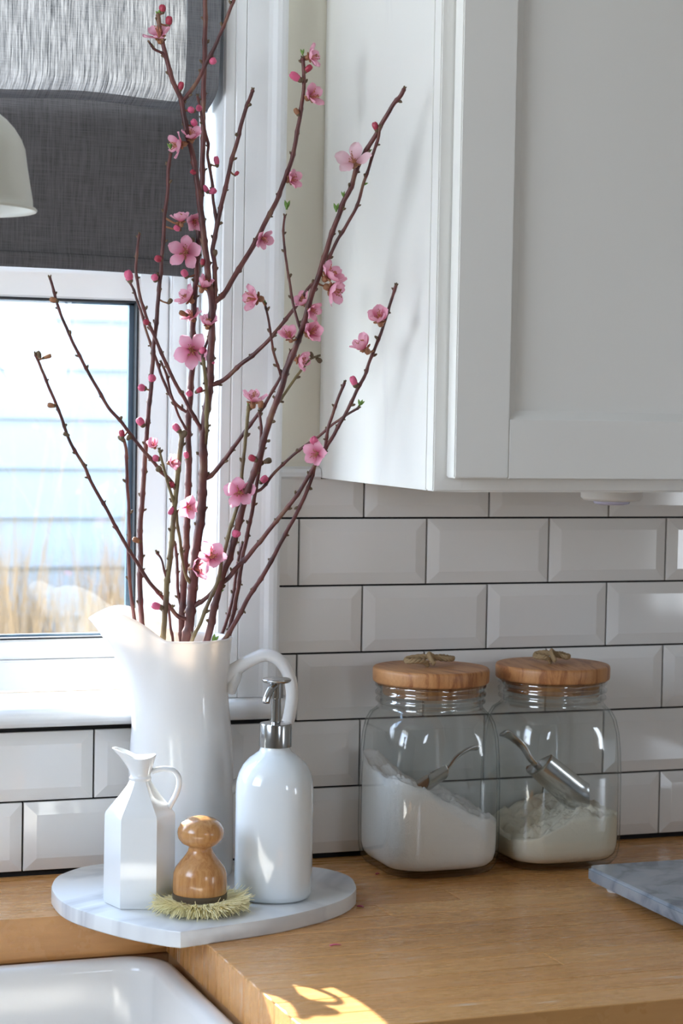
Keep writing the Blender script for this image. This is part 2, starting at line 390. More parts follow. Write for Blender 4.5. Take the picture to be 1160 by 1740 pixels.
# ------------------------------------------------------------------ tiles
PX, PZ, TW, TH = 0.154, 0.0761, 0.1519, 0.0740
_tc = {}
def tile_mesh(x0, x1, z0, z1):
    "bevelled tile, possibly cut; local frame has the full tile's lower left corner at 0,0"
    key = tuple(round(q, 4) for q in (x0, x1, z0, z1))
    if key in _tc: return _tc[key]
    B = 0.0135; h0, h1, e = -0.0012, -0.0046, 0.0004
    bm = bmesh.new()
    def V(x, y, z): return bm.verts.new((x, y, z))
    rings = []
    for ins, y in ((0, 0.004), (0, h0 + e), (e, h0), (B, h1)):
        rings.append([V(ins, y, ins), V(TW - ins, y, ins), V(TW - ins, y, TH - ins), V(ins, y, TH - ins)])
    for a, b in zip(rings[:-1], rings[1:]):
        for i in range(4): bm.faces.new((a[i], a[(i + 1) % 4], b[(i + 1) % 4], b[i]))
    bm.faces.new(rings[-1]); bm.faces.new(list(reversed(rings[0])))
    for co, no, cut in (((x0, 0, 0), (-1, 0, 0), x0 > 1e-5), ((x1, 0, 0), (1, 0, 0), x1 < TW - 1e-5), ((0, 0, z0), (0, 0, -1), z0 > 1e-5), ((0, 0, z1), (0, 0, 1), z1 < TH - 1e-5)):
        if cut:
            r = bmesh.ops.bisect_plane(bm, geom=bm.verts[:] + bm.edges[:] + bm.faces[:], plane_co=co, plane_no=no, clear_outer=True)
            ed = [q for q in r['geom_cut'] if isinstance(q, bmesh.types.BMEdge)]
            bmesh.ops.holes_fill(bm, edges=ed)
    es = [q for q in bm.edges if len(q.link_faces) == 2 and q.calc_face_angle(0) > 0.15 and all(v.co.y < 0 for v in q.verts)]
    bmesh.ops.bevel(bm, geom=es, offset=0.0007, segments=2, affect='EDGES', clamp_overlap=True)
    me = bpy.data.meshes.new('tile'); bm.to_mesh(me); bm.free(); me.materials.append(M['tile'])
    me.polygons.foreach_set('use_smooth', [True] * len(me.polygons)); me.set_sharp_from_angle(angle=0.03)
    _tc[key] = me; return me
gr = bx('grout', (-1.46, 0.0035, 0), (1.15, 0.006, 0.1655), M['grout'], wall_back, bevel=0)
gr2 = bx('grout', (-0.060, 0.0035, 0.16), (1.15, 0.006, 0.4313), M['grout'], wall_back, bevel=0)
for row in range(6):
    zb = 0.0065 + row * PZ; ztop = min(TH, 0.4300 - zb)
    off = 0.0 if row % 2 == 0 else PX / 2
    lo = -1.455 if row < 2 else -0.0305
    i = math.floor((lo - off) / PX)
    while True:
        x = off + i * PX + 0.0008; i += 1
        if x > 1.12: break
        a = max(0.0, lo - x)
        if a >= TW - 0.002: continue
        mw = Matrix.Translation((x, 0, zb)) @ Matrix.Rotation(R.uniform(-.0018, .0018), 4, 'X') @ Matrix.Rotation(R.uniform(-.0016, .0016), 4, 'Z')
        t = link('tile', tile_mesh(a, TW, 0, ztop), wall_back, mw)
# bullnose ledge on top of the tiles between casing and cabinet
g = G(); prof = [(0.005, 0.4300), (-0.0055, 0.4300), (-0.0080, 0.4325), (-0.0080, 0.4370), (-0.0055, 0.4410), (0.0, 0.4430), (0.005, 0.4435)]
g.add([(x, y, z) for x in (-0.030, 0.0225) for y, z in prof], [(i, i + 1, i + 8, i + 7) for i in range(6)] + [tuple(range(7))[::-1], tuple(range(7, 14))])
led = struct(g.obj('trim_1', M['trim'])); led.parent = wall_back; led.name = 'ledge'

# ------------------------------------------------------------------ window
win = thing('window_1', None, None, (0, 0, 0), kind='structure')
def strip(name, prof, x0, x1, m, parent, axis='x', bevel=0):
    "extrude a (y,z) profile along x, or a (x,y) profile along z"
    n = len(prof); g = G()
    if axis == 'x': vs = [(x, y, z) for x in (x0, x1) for y, z in prof]
    else: vs = [(x, y, z) for z in (x0, x1) for x, y in prof]
    g.add(vs, [(i, (i + 1) % n, n + (i + 1) % n, n + i) for i in range(n)] + [tuple(range(n))[::-1], tuple(range(n, 2 * n))])
    o = g.obj(name, m, parent, bevel=bevel)
    return o
# casing profile (distance from the opening, depth)
cp = [(0, 0.005), (0, -0.0165), (0.0015, -0.018), (0.011, -0.018), (0.0125, -0.0165), (0.014, -0.018), (0.023, -0.0195), (0.024, -0.018), (0.025, -0.0195),
      (0.048, -0.0215), (0.052, -0.0235), (0.056, -0.0285), (0.0605, -0.0300), (0.065, -0.0290), (0.0690, -0.0255), (0.0690, 0.005)]
strip('casing', [(WX1 + 0.0005 + a, b) for a, b in cp], 0.1895, WZ1 + 0.07, M['trim'], win, 'z')
strip('casing', [(WX0 - 0.0005 - a, b) for a, b in reversed(cp)], 0.1895, WZ1 + 0.07, M['trim'], win, 'z')
strip('casing', [(b, WZ1 + a) for a, b in cp], WX0 - 0.069, WX1 + 0.069, M['trim'], win, 'x')
# stool (inner sill) with rounded nose
st = [(0.075, 0.164), (-0.026, 0.1655), (-0.034, 0.168), (-0.0395, 0.173), (-0.0405, 0.179), (-0.038, 0.1850), (-0.032, 0.1882), (-0.022, 0.1890), (0.075, 0.1890)]
strip('stool', st, WX0 - 0.085, -0.0165, M['stool'], win, 'x', bevel=0.0012)
# jamb liners
bx('jamb', (WX1 - 0.0005, -0.0160, 0.1892), (WX1 + 0.012, 0.129, WZ1), M['trim'], win)
bx('jamb', (WX0 - 0.012, -0.0160, 0.1892), (WX0 + 0.0005, 0.129, WZ1), M['trim'], win)
bx('jamb', (WX0, -0.0160, WZ1), (WX1, 0.129, WZ1 + 0.012), M['trim'], win)
# stop moulding, frame, sashes
XR = WX1
bx('stop', (XR - 0.014, 0.058, 0.1892), (XR - 0.0008, 0.070, WZ1), M['trim'], win, 0.0025)
bx('stop', (WX0 + 0.0008, 0.058, 0.1892), (WX0 + 0.014, 0.070, WZ1), M['trim'], win, 0.0025)
bx('window_frame', (XR - 0.031, 0.0705, 0.1892), (XR - 0.0008, 0.128, WZ1), M['vinyl'], win, 0.002)
bx('window_frame', (WX0 + 0.0008, 0.0705, 0.1892), (WX0 + 0.031, 0.128, WZ1), M['vinyl'], win, 0.002)
bx('window_frame', (WX0 + 0.031, 0.0750, 0.1892), (XR - 0.031, 0.128, 0.2245), M['vinyl'], win, 0.002)
bx('window_frame', (WX0 + 0.031, 0.0750, WZ1 - 0.03), (XR - 0.031, 0.128, WZ1), M['vinyl'], win, 0.002)
def sash(x0, x1, z0, z1, y0, y1, sw, bw, tw):
    s = thing('sash', None, None); s.parent = win
    bx('stile', (x1 - sw, y0, z0), (x1, y1, z1), M['vinyl'], s, 0.002); bx('stile', (x0, y0, z0), (x0 + sw, y1, z1), M['vinyl'], s, 0.002)
    bx('rail', (x0 + sw, y0, z0), (x1 - sw, y1, z0 + bw), M['vinyl'], s, 0.002); bx('rail', (x0 + sw, y0, z1 - tw), (x1 - sw, y1, z1), M['vinyl'], s, 0.002)
    a, b, c, d = x0 + sw, x1 - sw, z0 + bw, z1 - tw; ym = (y0 + y1) / 2
    g = G(); e = 0.0022
    g.box((a, y0 + 0.001, c), (a + e, y1 - .001, d)); g.box((b - e, y0 + 0.001, c), (b, y1 - .001, d)); g.box((a, y0 + .001, c), (b, y1 - .001, c + e)); g.box((a, y0 + .001, d - e), (b, y1 - .001, d))
    g.obj('seal', M['rubber'], s)
    g = G(); e2 = 0.0075
    g.box((a + e, ym + .003, c + e), (a + e2, ym + .010, d - e)); g.box((b - e2, ym + .003, c + e), (b - e, ym + .010, d - e)); g.box((a + e, ym + .003, c + e), (b - e, ym + .010, c + e2 * .6)); g.box((a + e, ym + .003, d - e2 * .6), (b - e, ym + .010, d - e))
    g.obj('spacer', M['spacer'], s)
    bx('pane', (a, ym + 0.0, c), (b, ym + 0.0015, d), M['pane'], s, 0)
    return s
sash(WX0 + 0.032, XR - 0.032, 0.2255, 0.655, 0.078, 0.102, 0.0345, 0.0215, 0.030)
sash(WX0 + 0.032, XR - 0.032, 0.640, WZ1 - 0.031, 0.1035, 0.126, 0.0345, 0.030, 0.030)

# ------------------------------------------------------------------ outside
struct(bx('ground', (-9, 0.2, -1.55), (14, 16, -1.35), M['ground'], bevel=0))
house = thing('house', 'pale blue clapboard house seen through the window', 'house', (0, 4.3, -1.35))
z = -0.02; k = 0
g = G(); g.box((-4.0, 0.05, 0), (8.0, 4.5, 3.2)); g.obj('wall', M['siding'], house)
pl = G(); pitch = 0.1555; z0s = 1.35 + 0.139 - pitch * 9
pl.add([(-4.0, -0.004, 0), (8.0, -0.004, 0), (8.0, 0.012, pitch + 0.01), (-4.0, 0.012, pitch + 0.01), (-4.0, 0.03, 0), (8.0, 0.03, 0), (8.0, 0.03, pitch + 0.01), (-4.0, 0.03, pitch + 0.01)],
       [(0, 1, 2, 3), (4, 7, 6, 5), (0, 4, 5, 1), (3, 2, 6, 7), (0, 3, 7, 4), (1, 5, 6, 2)])
b0 = pl.obj('siding_board', M['siding'], house); b0.location = (0, 0, z0s)
for k in range(1, 21):
    link('siding_board', b0.data, house, Matrix.Translation((0, 0, z0s + k * pitch)))
g = G(); g.add([(-4.4, -0.35, 3.15), (8.4, -0.35, 3.15), (8.4, 2.3, 4.2), (-4.4, 2.3, 4.2), (-4.4, -0.35, 3.25), (8.4, -0.35, 3.25), (8.4, 2.3, 4.3), (-4.4, 2.3, 4.3)],
             [(0, 3, 2, 1), (4, 5, 6, 7), (0, 1, 5, 4), (1, 2, 6, 5), (2, 3, 7, 6), (3, 0, 4, 7)]); g.obj('roof', M['roof'], house)
g = G(); RR = random.Random(3)
for i in range(5200):
    x = RR.uniform(-1.2, 1.9); y = RR.uniform(2.7, 3.9)
    h = RR.uniform(1.24, 1.55) * (1 + 0.06 * math.sin(x * 9)); 
    if RR.random() < 0.03: h *= 1.25
    lx, ly = RR.uniform(-0.16, 0.16) * h, RR.uniform(-0.1, 0.1) * h; w = RR.uniform(0.004, 0.011)
    a = RR.uniform(0, 3.14); ux, uy = w * math.cos(a), w * math.sin(a)
    g.add([(x - ux, y - uy, 0), (x + ux, y + uy, 0), (x + lx * .4 + ux * .8, y + ly * .4 + uy * .8, h * .55), (x + lx * .4 - ux * .8, y + ly * .4 - uy * .8, h * .55), (x + lx, y + ly, h),
           (x, y + w, 0)], [(0, 1, 2, 3), (3, 2, 4), (1, 5, 2), (5, 0, 3), (5, 3, 2)])
reeds = g.obj('dry_grass', M['reed']); reeds.location = (0, 0, -1.35)
tag(reeds, 'tall straw-coloured dry grass growing outside below the window', 'grass', kind='stuff')

# ------------------------------------------------------------------ countertop
CX, SY, FY, CT = -0.197, -0.180, -0.617, 0.044
ctop = thing('countertop', 'maple butcher block countertop wrapping around the white sink', 'countertop', (0, 0, 0))
rb = random.Random(11)
ys = [0.0]; 
while ys[-1] > SY + 0.02: ys.append(max(SY, ys[-1] - 0.045))
ys[-1] = SY
while ys[-1] > FY + 0.02: ys.append(max(FY, ys[-1] - 0.0437))
ys[-1] = FY
for j in range(len(ys) - 1):
    ya, yb = ys[j], ys[j + 1]
    x = -1.455 if ya > SY + 1e-4 else CX
    first = True
    while x < 1.15:
        ln = rb.uniform(0.45, 0.95)
        if first: ln *= rb.uniform(0.35, 0.95)
        x1 = min(1.15, x + ln)
        if 1.15 - x1 < 0.15: x1 = 1.15
        yy = 0.004 if j == 0 else ya
        o = bx('stave', (x + 0.00004, yb + 0.00004, -CT), (x1 - 0.00004, yy - 0.00004, 0), M['butcher'] , ctop, 0.00012 if (j < len(ys) - 2 and not first) else 0.0009, 1)
        x = x1; first = False
# lower layer seen in the sink cut-out
bx('apron_strip', (CX + 0.004, FY + 0.004, -0.105), (CX + 0.03, SY + 0.02, -CT), M['butcher_end'], ctop, 0.001)
bx('apron_strip', (-1.455, SY + 0.004, -0.105), (CX + 0.004, SY + 0.03, -CT), M['butcher_end'], ctop, 0.001)

# sink
def rrect(x0, x1, y0, y1, r, n=8):
    out = []
    for cx, cy, a0 in ((x1 - r, y1 - r, 0), (x0 + r, y1 - r, 90), (x0 + r, y0 + r, 180), (x1 - r, y0 + r, 270)):
        for k in range(n + 1):
            a = math.radians(a0 + 90 * k / n); out.append((cx + r * math.cos(a), cy + r * math.sin(a)))
    return out
sk = thing('farmhouse_sink', 'white fireclay farmhouse sink set below the butcher block', 'sink', (-0.575, -0.42, -0.32))
loops = []
X0, X1, Y0, Y1 = -0.370, 0.3735, -0.255, 0.235
def lp(ins, r, z): loops.append([(x, y, z) for x, y in rrect(X0 + ins, X1 - ins, Y0 + ins, Y1 - ins, r)])
lp(0.0, 0.045, 0.0); lp(0.0, 0.045, 0.268); lp(0.001, 0.044, 0.273); lp(0.004, 0.042, 0.2772); lp(0.009, 0.04, 0.2782)
lp(0.018, 0.036, 0.2778); lp(0.0225, 0.034, 0.2745); lp(0.0245, 0.034, 0.268); lp(0.028, 0.034, 0.15); lp(0.033, 0.036, 0.075); lp(0.042, 0.034, 0.052); lp(0.060, 0.03, 0.042); lp(0.10, 0.03, 0.038)
vs = [v for l in loops for v in l]; n = len(loops[0]); fs = []
for j in range(len(loops) - 1):
    for i in range(n): fs.append((j * n + i, j * n + (i + 1) % n, (j + 1) * n + (i + 1) % n, (j + 1) * n + i))
fs.append(tuple(reversed(range(n)))); fs.append(tuple((len(loops) - 1) * n + i for i in range(n)))
me_obj('basin', vs, fs, M['sink'], sk, True).data.set_sharp_from_angle(angle=1.0)
g = G(); g.lathe([(0.0, 0.0), (0.045, 0.0), (0.045, 0.003), (0.038, 0.004), (0.030, 0.001), (0.0, 0.0)], 32, (0, -0.01, 0.0385)); g.obj('drain', M['chrome'], sk, True)
# base cabinets under the counter
bc = thing('base_cabinet', 'white base cabinet under the butcher block beside the sink', 'cabinet', (0.48, -0.30, FLZ))
g = G(); g.box((-0.64, -0.285, 0.10), (0.66, 0.29, 0.92 - 0.106)); g.box((-0.64, -0.285, 0.92 - 0.106), (0.66, -0.26, 0.92 - CT - 0.001)); g.box((-0.60, -0.22, 0), (0.64, 0.28, 0.10)); g.obj('body', M['cab'], bc)
for x0 in (-0.62, -0.19, 0.24):
    d = bx('door', (x0, -0.305, 0.12), (x0 + 0.41, -0.286, 0.66), M['cab'], bc); k = G(); k.lathe([(0.0, 0.03), (0.012, 0.03), (0.015, 0.024), (0.006, 0.016), (0.006, 0.0)], 16); kk = k.obj('knob', M['chrome'], d, True); kk.location = (x0 + 0.37, -0.3055, 0.60); kk.rotation_euler = (math.pi / 2, 0, 0)
    d = bx('drawer', (x0, -0.305, 0.68), (x0 + 0.41, -0.286, 0.865), M['cab'], bc); kk = link('knob', kk.data, d, Matrix.Translation((x0 + 0.2, -0.3055, 0.77)) @ Matrix.Rotation(math.pi / 2, 4, 'X'))
sc_ = thing('sink_cabinet', 'white cabinet standing under the farmhouse sink', 'cabinet', (-0.75, -0.30, FLZ))
g = G(); g.box((-0.49, -0.285, 0.10), (0.58, 0.29, 0.60)); g.box((-0.49, -0.22, 0), (0.58, 0.28, 0.10)); g.obj('body', M['cab'], sc_)

# ------------------------------------------------------------------ upper cabinet
ZB = 0.431; CXL = 0.0232
uc = thing('wall_cabinet', 'white shaker wall cabinet hanging above the subway tiles', 'cabinet', (CXL, 0, ZB))
H = CLZ - ZB - 0.06
bx('side_panel', (0, -0.3120, 0), (0.016, 0.004, H), M['cab'], uc, 0.0012)
bx('bottom_panel', (0.016, -0.3120, 0.012), (1.05, 0.004, 0.026), M['cab'], uc, 0.0008)
bx('top_panel', (0.016, -0.3120, H - 0.016), (1.05, 0.004, H), M['cab'], uc, 0.0008)
bx('side_panel', (1.05, -0.3120, 0), (1.066, 0.004, H), M['cab'], uc, 0.0012)
g = G(); g.box((0, -0.330, 0), (0.030, -0.3121, H)); g.box((0.030, -0.330, 0), (1.066, -0.3121, 0.026)); g.box((0.55, -0.330, 0.026), (0.60, -0.3121, H)); g.box((1.036, -0.33, 0.026), (1.066, -.3121, H)); g.box((0.03, -0.33, H - 0.03), (1.066, -.3121, H))
g.obj('face_frame', M['cab'], uc, bevel=0.0012)
def shaker(x0, x1, z0, z1, kx):
    d = thing('door', None, None); d.parent = uc
    w = 0.0575; y0, y1 = -0.3505, -0.3305
    bx('stile', (x0, y0, z0), (x0 + w, y1, z1), M['cab'], d, 0.0012); bx('stile', (x1 - w, y0, z0), (x1, y1, z1), M['cab'], d, 0.0012)
    bx('rail', (x0 + w, y0, z0), (x1 - w, y1, z0 + w), M['cab'], d, 0.0004); bx('rail', (x0 + w, y0, z1 - w), (x1 - w, y1, z1), M['cab'], d, 0.0004)
    bx('panel', (x0 + w - 0.004, y0 + 0.0080, z0 + w - 0.004), (x1 - w + 0.004, y1 - 0.003, z1 - w + 0.004), M['cab'], d, 0)
    a, b, c, f = x0 + w, x1 - w, z0 + w, z1 - w; e = 0.0085
    g = G(); lo = [(a - .003, c - .003), (b + .003, c - .003), (b + .003, f + .003), (a - .003, f + .003)]; md = [(a, c), (b, c), (b, f), (a, f)]; li = [(a + e, c + e), (b - e, c + e), (b - e, f - e), (a + e, f - e)]
    vs = [(x, y0 + 0.0022, z) for x, z in lo] + [(x, y0 + 0.0022, z) for x, z in md] + [(x, y0 + 0.0072, z) for x, z in li] + [(x, y0 + 0.0100, z) for x, z in li] + [(x, y0 + 0.0100, z) for x, z in lo]
    g.add(vs, [(k * 4 + i, k * 4 + (i + 1) % 4, (k + 1) % 5 * 4 + (i + 1) % 4, (k + 1) % 5 * 4 + i) for k in range(5) for i in range(4)])
    g.obj('panel_bead', M['cab'], d)
    k = G(); k.lathe([(0.0, 0.03), (0.012, 0.03), (0.015, 0.024), (0.006, 0.016), (0.006, 0.0)], 16); kk = k.obj('knob', M['chrome'], d, True); kk.location = (kx, y0, z0 + 0.05); kk.rotation_euler = (math.pi / 2, 0, 0)
shaker(0.0138, 0.560, 0.0135, H - 0.015, 0.535)
shaker(0.590, 1.052, 0.0135, H - 0.015, 0.615)
pk = thing('puck_light', 'small white round puck light under the wall cabinet', 'light', (0.285, -0.20, ZB))
g = G(); g.lathe([(0.0335, 0.0115), (0.0335, 0.0), (0.033, -0.012), (0.030, -0.0150), (0.020, -0.0160)], 40); g.obj('housing', M['puck'], pk, True, auto=0.9)
g = G(); g.lathe([(0.020, -0.0155), (0.019, -0.0185), (0.012, -0.020), (0.0, -0.0205)], 32); g.obj('lens', M['puck_lens'], pk, True)

# ------------------------------------------------------------------ roman shade
sh = thing('roman_shade', 'dark grey linen roman shade hanging over the window', 'shade', (-0.52, -0.005, 1.2))
def wpt(p): return (p[0] + 0.52, p[1] + 0.005, p[2] - 1.2)
def cloth(name, x0, x1, zf, yf, m, nx=70, nzz=40, mats=None, mi=None):
    vs = []; fs = []; ms = []
    for j in range(nzz + 1):
        for i in range(nx + 1):
            u = i / nx; v = j / nzz; x = x0 + (x1 - x0) * u
            vs.append(wpt((x + (yf(u, v)[1] if isinstance(yf(u, v), tuple) else 0), yf(u, v)[0] if isinstance(yf(u, v), tuple) else yf(u, v), zf(u, v))))
    for j in range(nzz):
        for i in range(nx):
            fs.append((j * (nx + 1) + i, j * (nx + 1) + i + 1, (j + 1) * (nx + 1) + i + 1, (j + 1) * (nx + 1) + i)); ms.append(mi((i + .5) / nx, (j + .5) / nzz) if mi else 0)
    return me_obj(name, vs, fs, m, sh, True, mats, ms if mi else None)
zl = at(150, 458, 0.02).z; zu = at(150, 165, -0.03).z
def yl(u, v): return 0.022 + 0.004 * math.sin(u * 9 + 1) * (1 - v) + 0.003 * math.sin(v * 7), 0.0
cloth('lower_fold', WX0 + 0.02, -0.1165, lambda u, v: zl + 0.012 + (zu + 0.004 - zl) * v - (0.002 * math.sin(u * 6) + 0.004 * u ** 8) * (1 - v), yl, M['linen'])
g = G(); n = 60
pts = [Vector(wpt((WX0 + 0.018 + (-0.1145 - WX0 - 0.018) * i / n, 0.020 + 0.004 * math.sin(i / n * 9 + 1), zl + 0.007 - 0.002 * math.sin(i / n * 6) - 0.004 * (i / n) ** 8))) for i in range(n + 1)]
g.tube(pts, [(0.0085, 0.0042)] * (n + 1), 12, flat=(0, 0, 1)); g.obj('hem', M['linen'], sh, True)
def yu(u, v):
    bulge = -0.030 + 0.030 * v ** 1.5 - 0.004 * math.sin(v * 5) + 0.0025 * math.sin(u * 14) * (1 - v)
    if v < 0.06: bulge += 0.040 * (1 - v / 0.06) ** 2
    return bulge, 0.004 * math.sin(v * 3.1) * u ** 6
hi = 1.215
def zfu(u, v): 
    sag = 0.0015 * math.sin(u * 17) + 0.001 * math.sin(u * 31 + 1) 
    return zu + sag * (1 - v) + (hi - zu) * v
cloth('upper_fold', WX0 + 0.014, -0.1105, zfu, yu, M['linen_thin'], 90, 60, [M['linen_edge']], lambda u, v: 1 if (u > 0.958 or u < 0.04 or v < 0.02) else 0)
# side return of the bulging fold
g = G(); vs = []; fs = []
for j in range(31):
    v = j / 30; y, dx = yu(1, v); z = zfu(1, v)
    vs += [wpt((-0.1105 + dx, y, z)), wpt((-0.1075 + dx, (y + 0.03) / 2, z)), wpt((-0.1095 + dx, 0.030, z))]
for j in range(30):
    for q in (0, 1): fs.append((j * 3 + q, j * 3 + q + 1, j * 3 + q + 4, j * 3 + q + 3))
me_obj('side_hem', vs, fs, M['linen_edge'], sh, True)
bx('headrail', wpt((WX0 + 0.012, -0.002, 1.205)), wpt((-0.105, 0.036, 1.238)), M['linen_edge'], sh, 0.002)

# ------------------------------------------------------------------ pendant lamp
pc = at(-105, 356, -0.35)
pn = thing('pendant_lamp', 'cream enamel bell pendant lamp hanging in front of the shade', 'lamp', (pc.x, pc.y, pc.z))
sc = 1.797 / FPX
pr = [(170, 0), (171.5, 3), (169, 6), (164, 7), (163.5, 20), (160, 40), (154, 76), (149.6, 108), (143, 125), (131, 144), (118, 158), (105, 168), (80, 182), (50, 190), (22, 194), (18, 196)]
g = G(); g.lathe([(r * sc, z * sc) for r, z in pr], 72, close=False)
ins = [((r - 3) * sc, z * sc) for r, z in pr[3:-1]]
g2 = [(pr[0][0] * sc, pr[0][1] * sc), ((pr[0][0] - 4) * sc, 0.5 * sc)] + ins + [(0, 190 * sc)]
g.lathe(g2, 72, close=False, mi=1)
g.obj('shade', M['enamel'], pn, True, [M['enamel_in']])
g = G(); g.lathe([(0.0, 186 * sc), (0.0125, 186 * sc), (0.0125, 230 * sc), (0.009, 240 * sc), (0.0, 241 * sc)], 24); g.obj('cap', M['enamel'], pn, True, auto=.8)
g = G(); g.tube([(0, 0, 0.118), (0, 0, 0.4), (0, 0, CLZ - pc.z)], 0.003, 10); g.obj('cord', M['cord'], pn, True)
g = G(); g.blob((0, 0, 0.055), (0, 0, 1), 0.028, 0.024, 20, 12); g.tube([(0, 0, 0.075), (0, 0, 0.097)], 0.013, 16); g.obj('bulb', M['enamel_in'], pn, True)

# ------------------------------------------------------------------ marble board
BZ = 0.016
bpx = [(88, 1512), (89, 1500), (97, 1489), (108, 1483), (138, 1473), (176, 1467), (529, 1472), (563, 1477.5), (587, 1485), (599, 1493), (605, 1505), (603, 1514), (588.6, 1525), (565, 1535), (537, 1543.5), (485, 1556), (433, 1565), (350, 1577), (330, 1580)]
bp2 = [(287, 1581), (239, 1573), (186, 1560.7), (130, 1544), (101.5, 1529)]
P2 = [atz(x, y, BZ) for x, y in bpx]; tipp = atz(307, 1583, BZ); P3 = [atz(x, y, BZ) for x, y in bp2]
# hidden back between index 5 and 6 : gentle arc
a, b = P2[5], P2[6]; arc = []
for k in range(1, 6):
    t = k / 6; q = a.lerp(b, t); q.y += 0.030 * math.sin(math.pi * t); q.y = min(q.y, -0.010); arc.append(q)
ctl = P2[:6] + arc + P2[6:]
right = smooth_path([P3[-1]] + ctl, 5)[5:]; left = smooth_path(P3 + [P2[0]], 5)[:-1]
outl = [(p.x, p.y) for p in right] + [(tipp.x, tipp.y)] + [(p.x, p.y) for p in left]
bc_ = (sum(p[0] for p in outl) / len(outl), sum(p[1] for p in outl) / len(outl))
outl = [(x - bc_[0], y - bc_[1]) for x, y in outl][::-1]
area = sum(outl[i][0] * outl[(i + 1) % len(outl)][1] - outl[(i + 1) % len(outl)][0] * outl[i][1] for i in range(len(outl)))
if area < 0: outl = outl[::-1]
g = G(); n = len(outl)
def ins_(poly, d):
    out = []
    for i in range(len(poly)):
        p0, p1, p2 = Vector(poly[i - 1]), Vector(poly[i]), Vector(poly[(i + 1) % len(poly)])
        t = (p2 - p0).normalized(); out.append((p1.x - t.y * d, p1.y + t.x * d))
    return out
Ls = [(ins_(outl, 0.0012), 0.0), (outl, 0.0012), (outl, BZ - 0.0014), (ins_(outl, 0.0005), BZ - 0.0004), (ins_(outl, 0.0016), BZ)]
vs = [(x, y, z) for l, z in Ls for x, y in l]; fs = [(j * n + i, j * n + (i + 1) % n, (j + 1) * n + (i + 1) % n, (j + 1) * n + i) for j in range(4) for i in range(n)]
fs += [tuple(reversed(range(n))), tuple(4 * n + i for i in range(n))]
bd = me_obj('marble_board', vs, fs, M['marble'], None, True); bd.data.set_sharp_from_angle(angle=0.6); bd.location = (bc_[0], bc_[1], 0.0)
tag(bd, 'round white marble board with one pointed corner on the counter', 'board')

# ------------------------------------------------------------------ pitcher
PC = at(306, 1400, -0.088); PC = Vector((PC.x, -0.088, BZ)); u0 = 2.231 / FPX
HN = 0.2505
prf = [(0, 88.5), (0.006, 90), (0.03, 90.5), (0.07, 90), (0.11, 88.5), (0.145, 85.5), (0.170, 81), (0.190, 78), (0.205, 78), (0.225, 80), (0.245, 82.5), (0.2505, 83)]
def pr_r(z):
    for (z0, r0), (z1, r1) in zip(prf[:-1], prf[1:]):
        if z <= z1: t = (z - z0) / (z1 - z0); return (r0 + (r1 - r0) * t) * u0
    return prf[-1][1] * u0
pt = thing('pitcher', 'large white porcelain pitcher holding the blossom branches', 'pitcher', PC, math.atan2(RT.y, RT.x))
NA = 120
def pitcher_pt(a, t, off):
    d = abs((a - math.pi + math.pi) % (2 * math.pi) - math.pi)        # angle from the spout
    Sh = (1 - sstep(0.35, 1.38, d)) * (0.58 + 0.42 * sstep(0, 0.6, d)); Sr = (1 - sstep(0.0, 1.18, d)) ** 1.1
    z = t * (HN + 0.031 * Sh * sstep(0.5, 1.0, t))
    fl_ = max(0.0, (t - 0.60) / 0.40)
    r = pr_r(min(z, HN)) + (0.0480 * Sr) * (0.25 * fl_ + 0.75 * fl_ ** 2.3)
    if t > 0.985: r += 0.0006
    r -= off
    return (r * math.cos(a), r * math.sin(a), z)
ts = [0, 0.008, 0.03, 0.1, 0.2, 0.3, 0.4, 0.5, 0.56, 0.6, 0.64, 0.68, 0.72, 0.76, 0.8, 0.84, 0.88, 0.91, 0.94, 0.965, 0.985, 0.996, 1.0]
vs = []; rows = []
for t in ts: rows.append((t, 0.0 if t < .999 else 0.0012))
for t in reversed(ts[3:]): rows.append((t, 0.0045 if t < .999 else 0.003))
rows.append((0.03, 0.006))
for t, o_ in rows:
    for i in range(NA): vs.append(pitcher_pt(2 * math.pi * i / NA, t, o_))
fs = [(j * NA + i, j * NA + (i + 1) % NA, (j + 1) * NA + (i + 1) % NA, (j + 1) * NA + i) for j in range(len(rows) - 1) for i in range(NA)]
fs += [tuple(reversed(range(NA))), tuple((len(rows) - 1) * NA + i for i in range(NA))]
me_obj('body', vs, fs, M['porcelain'], pt, True).data.set_sharp_from_angle(angle=1.2)
hp = [(372, 1150), (386, 1148), (402, 1136), (425, 1122), (451, 1113), (474, 1122), (489, 1143), (496, 1172), (494, 1203), (486, 1235), (471, 1265), (448, 1296), (420, 1322), (395, 1338), (384, 1342)]
def loc_on(pt_px, origin, d=0.0):
    p = at(pt_px[0], pt_px[1], -0.1); dirn = (p - CAM)
    # intersect with the vertical plane through origin spanned by RT(horizontal) and z
    nrm = Vector((-RT.y, RT.x, 0)).normalized(); s = (origin - CAM).dot(nrm) / dirn.dot(nrm)
    return CAM + dirn * s
def to_local(o, p):
    return Matrix.Rotation(-o.rotation_euler.z, 4, 'Z') @ (Vector(p) - Vector(o.location))
hl = smooth_path([to_local(pt, loc_on(q, PC)) for q in hp], 5)
nn = len(hl); rad = []
for i in range(nn):
    t = i / (nn - 1); k_ = 1 + 0.5 * math.exp(-((t - 0.02) / 0.10) ** 2)
    rad.append((0.0068 * k_, 0.0092))
g = G(); g.tube(hl, rad, 16, flat=(0, 0, 1))
foot = smooth_path([to_local(pt, loc_on(q, PC)) for q in ((402, 1137), (399, 1152), (393, 1166), (389, 1178))], 4)
g.tube(foot, [(0.0066, 0.0085)] * (len(foot) - 1) + [(0.0045, 0.0065)], 14, flat=(1, 0, 0))
g.obj('handle', M['porcelain'], pt, True)

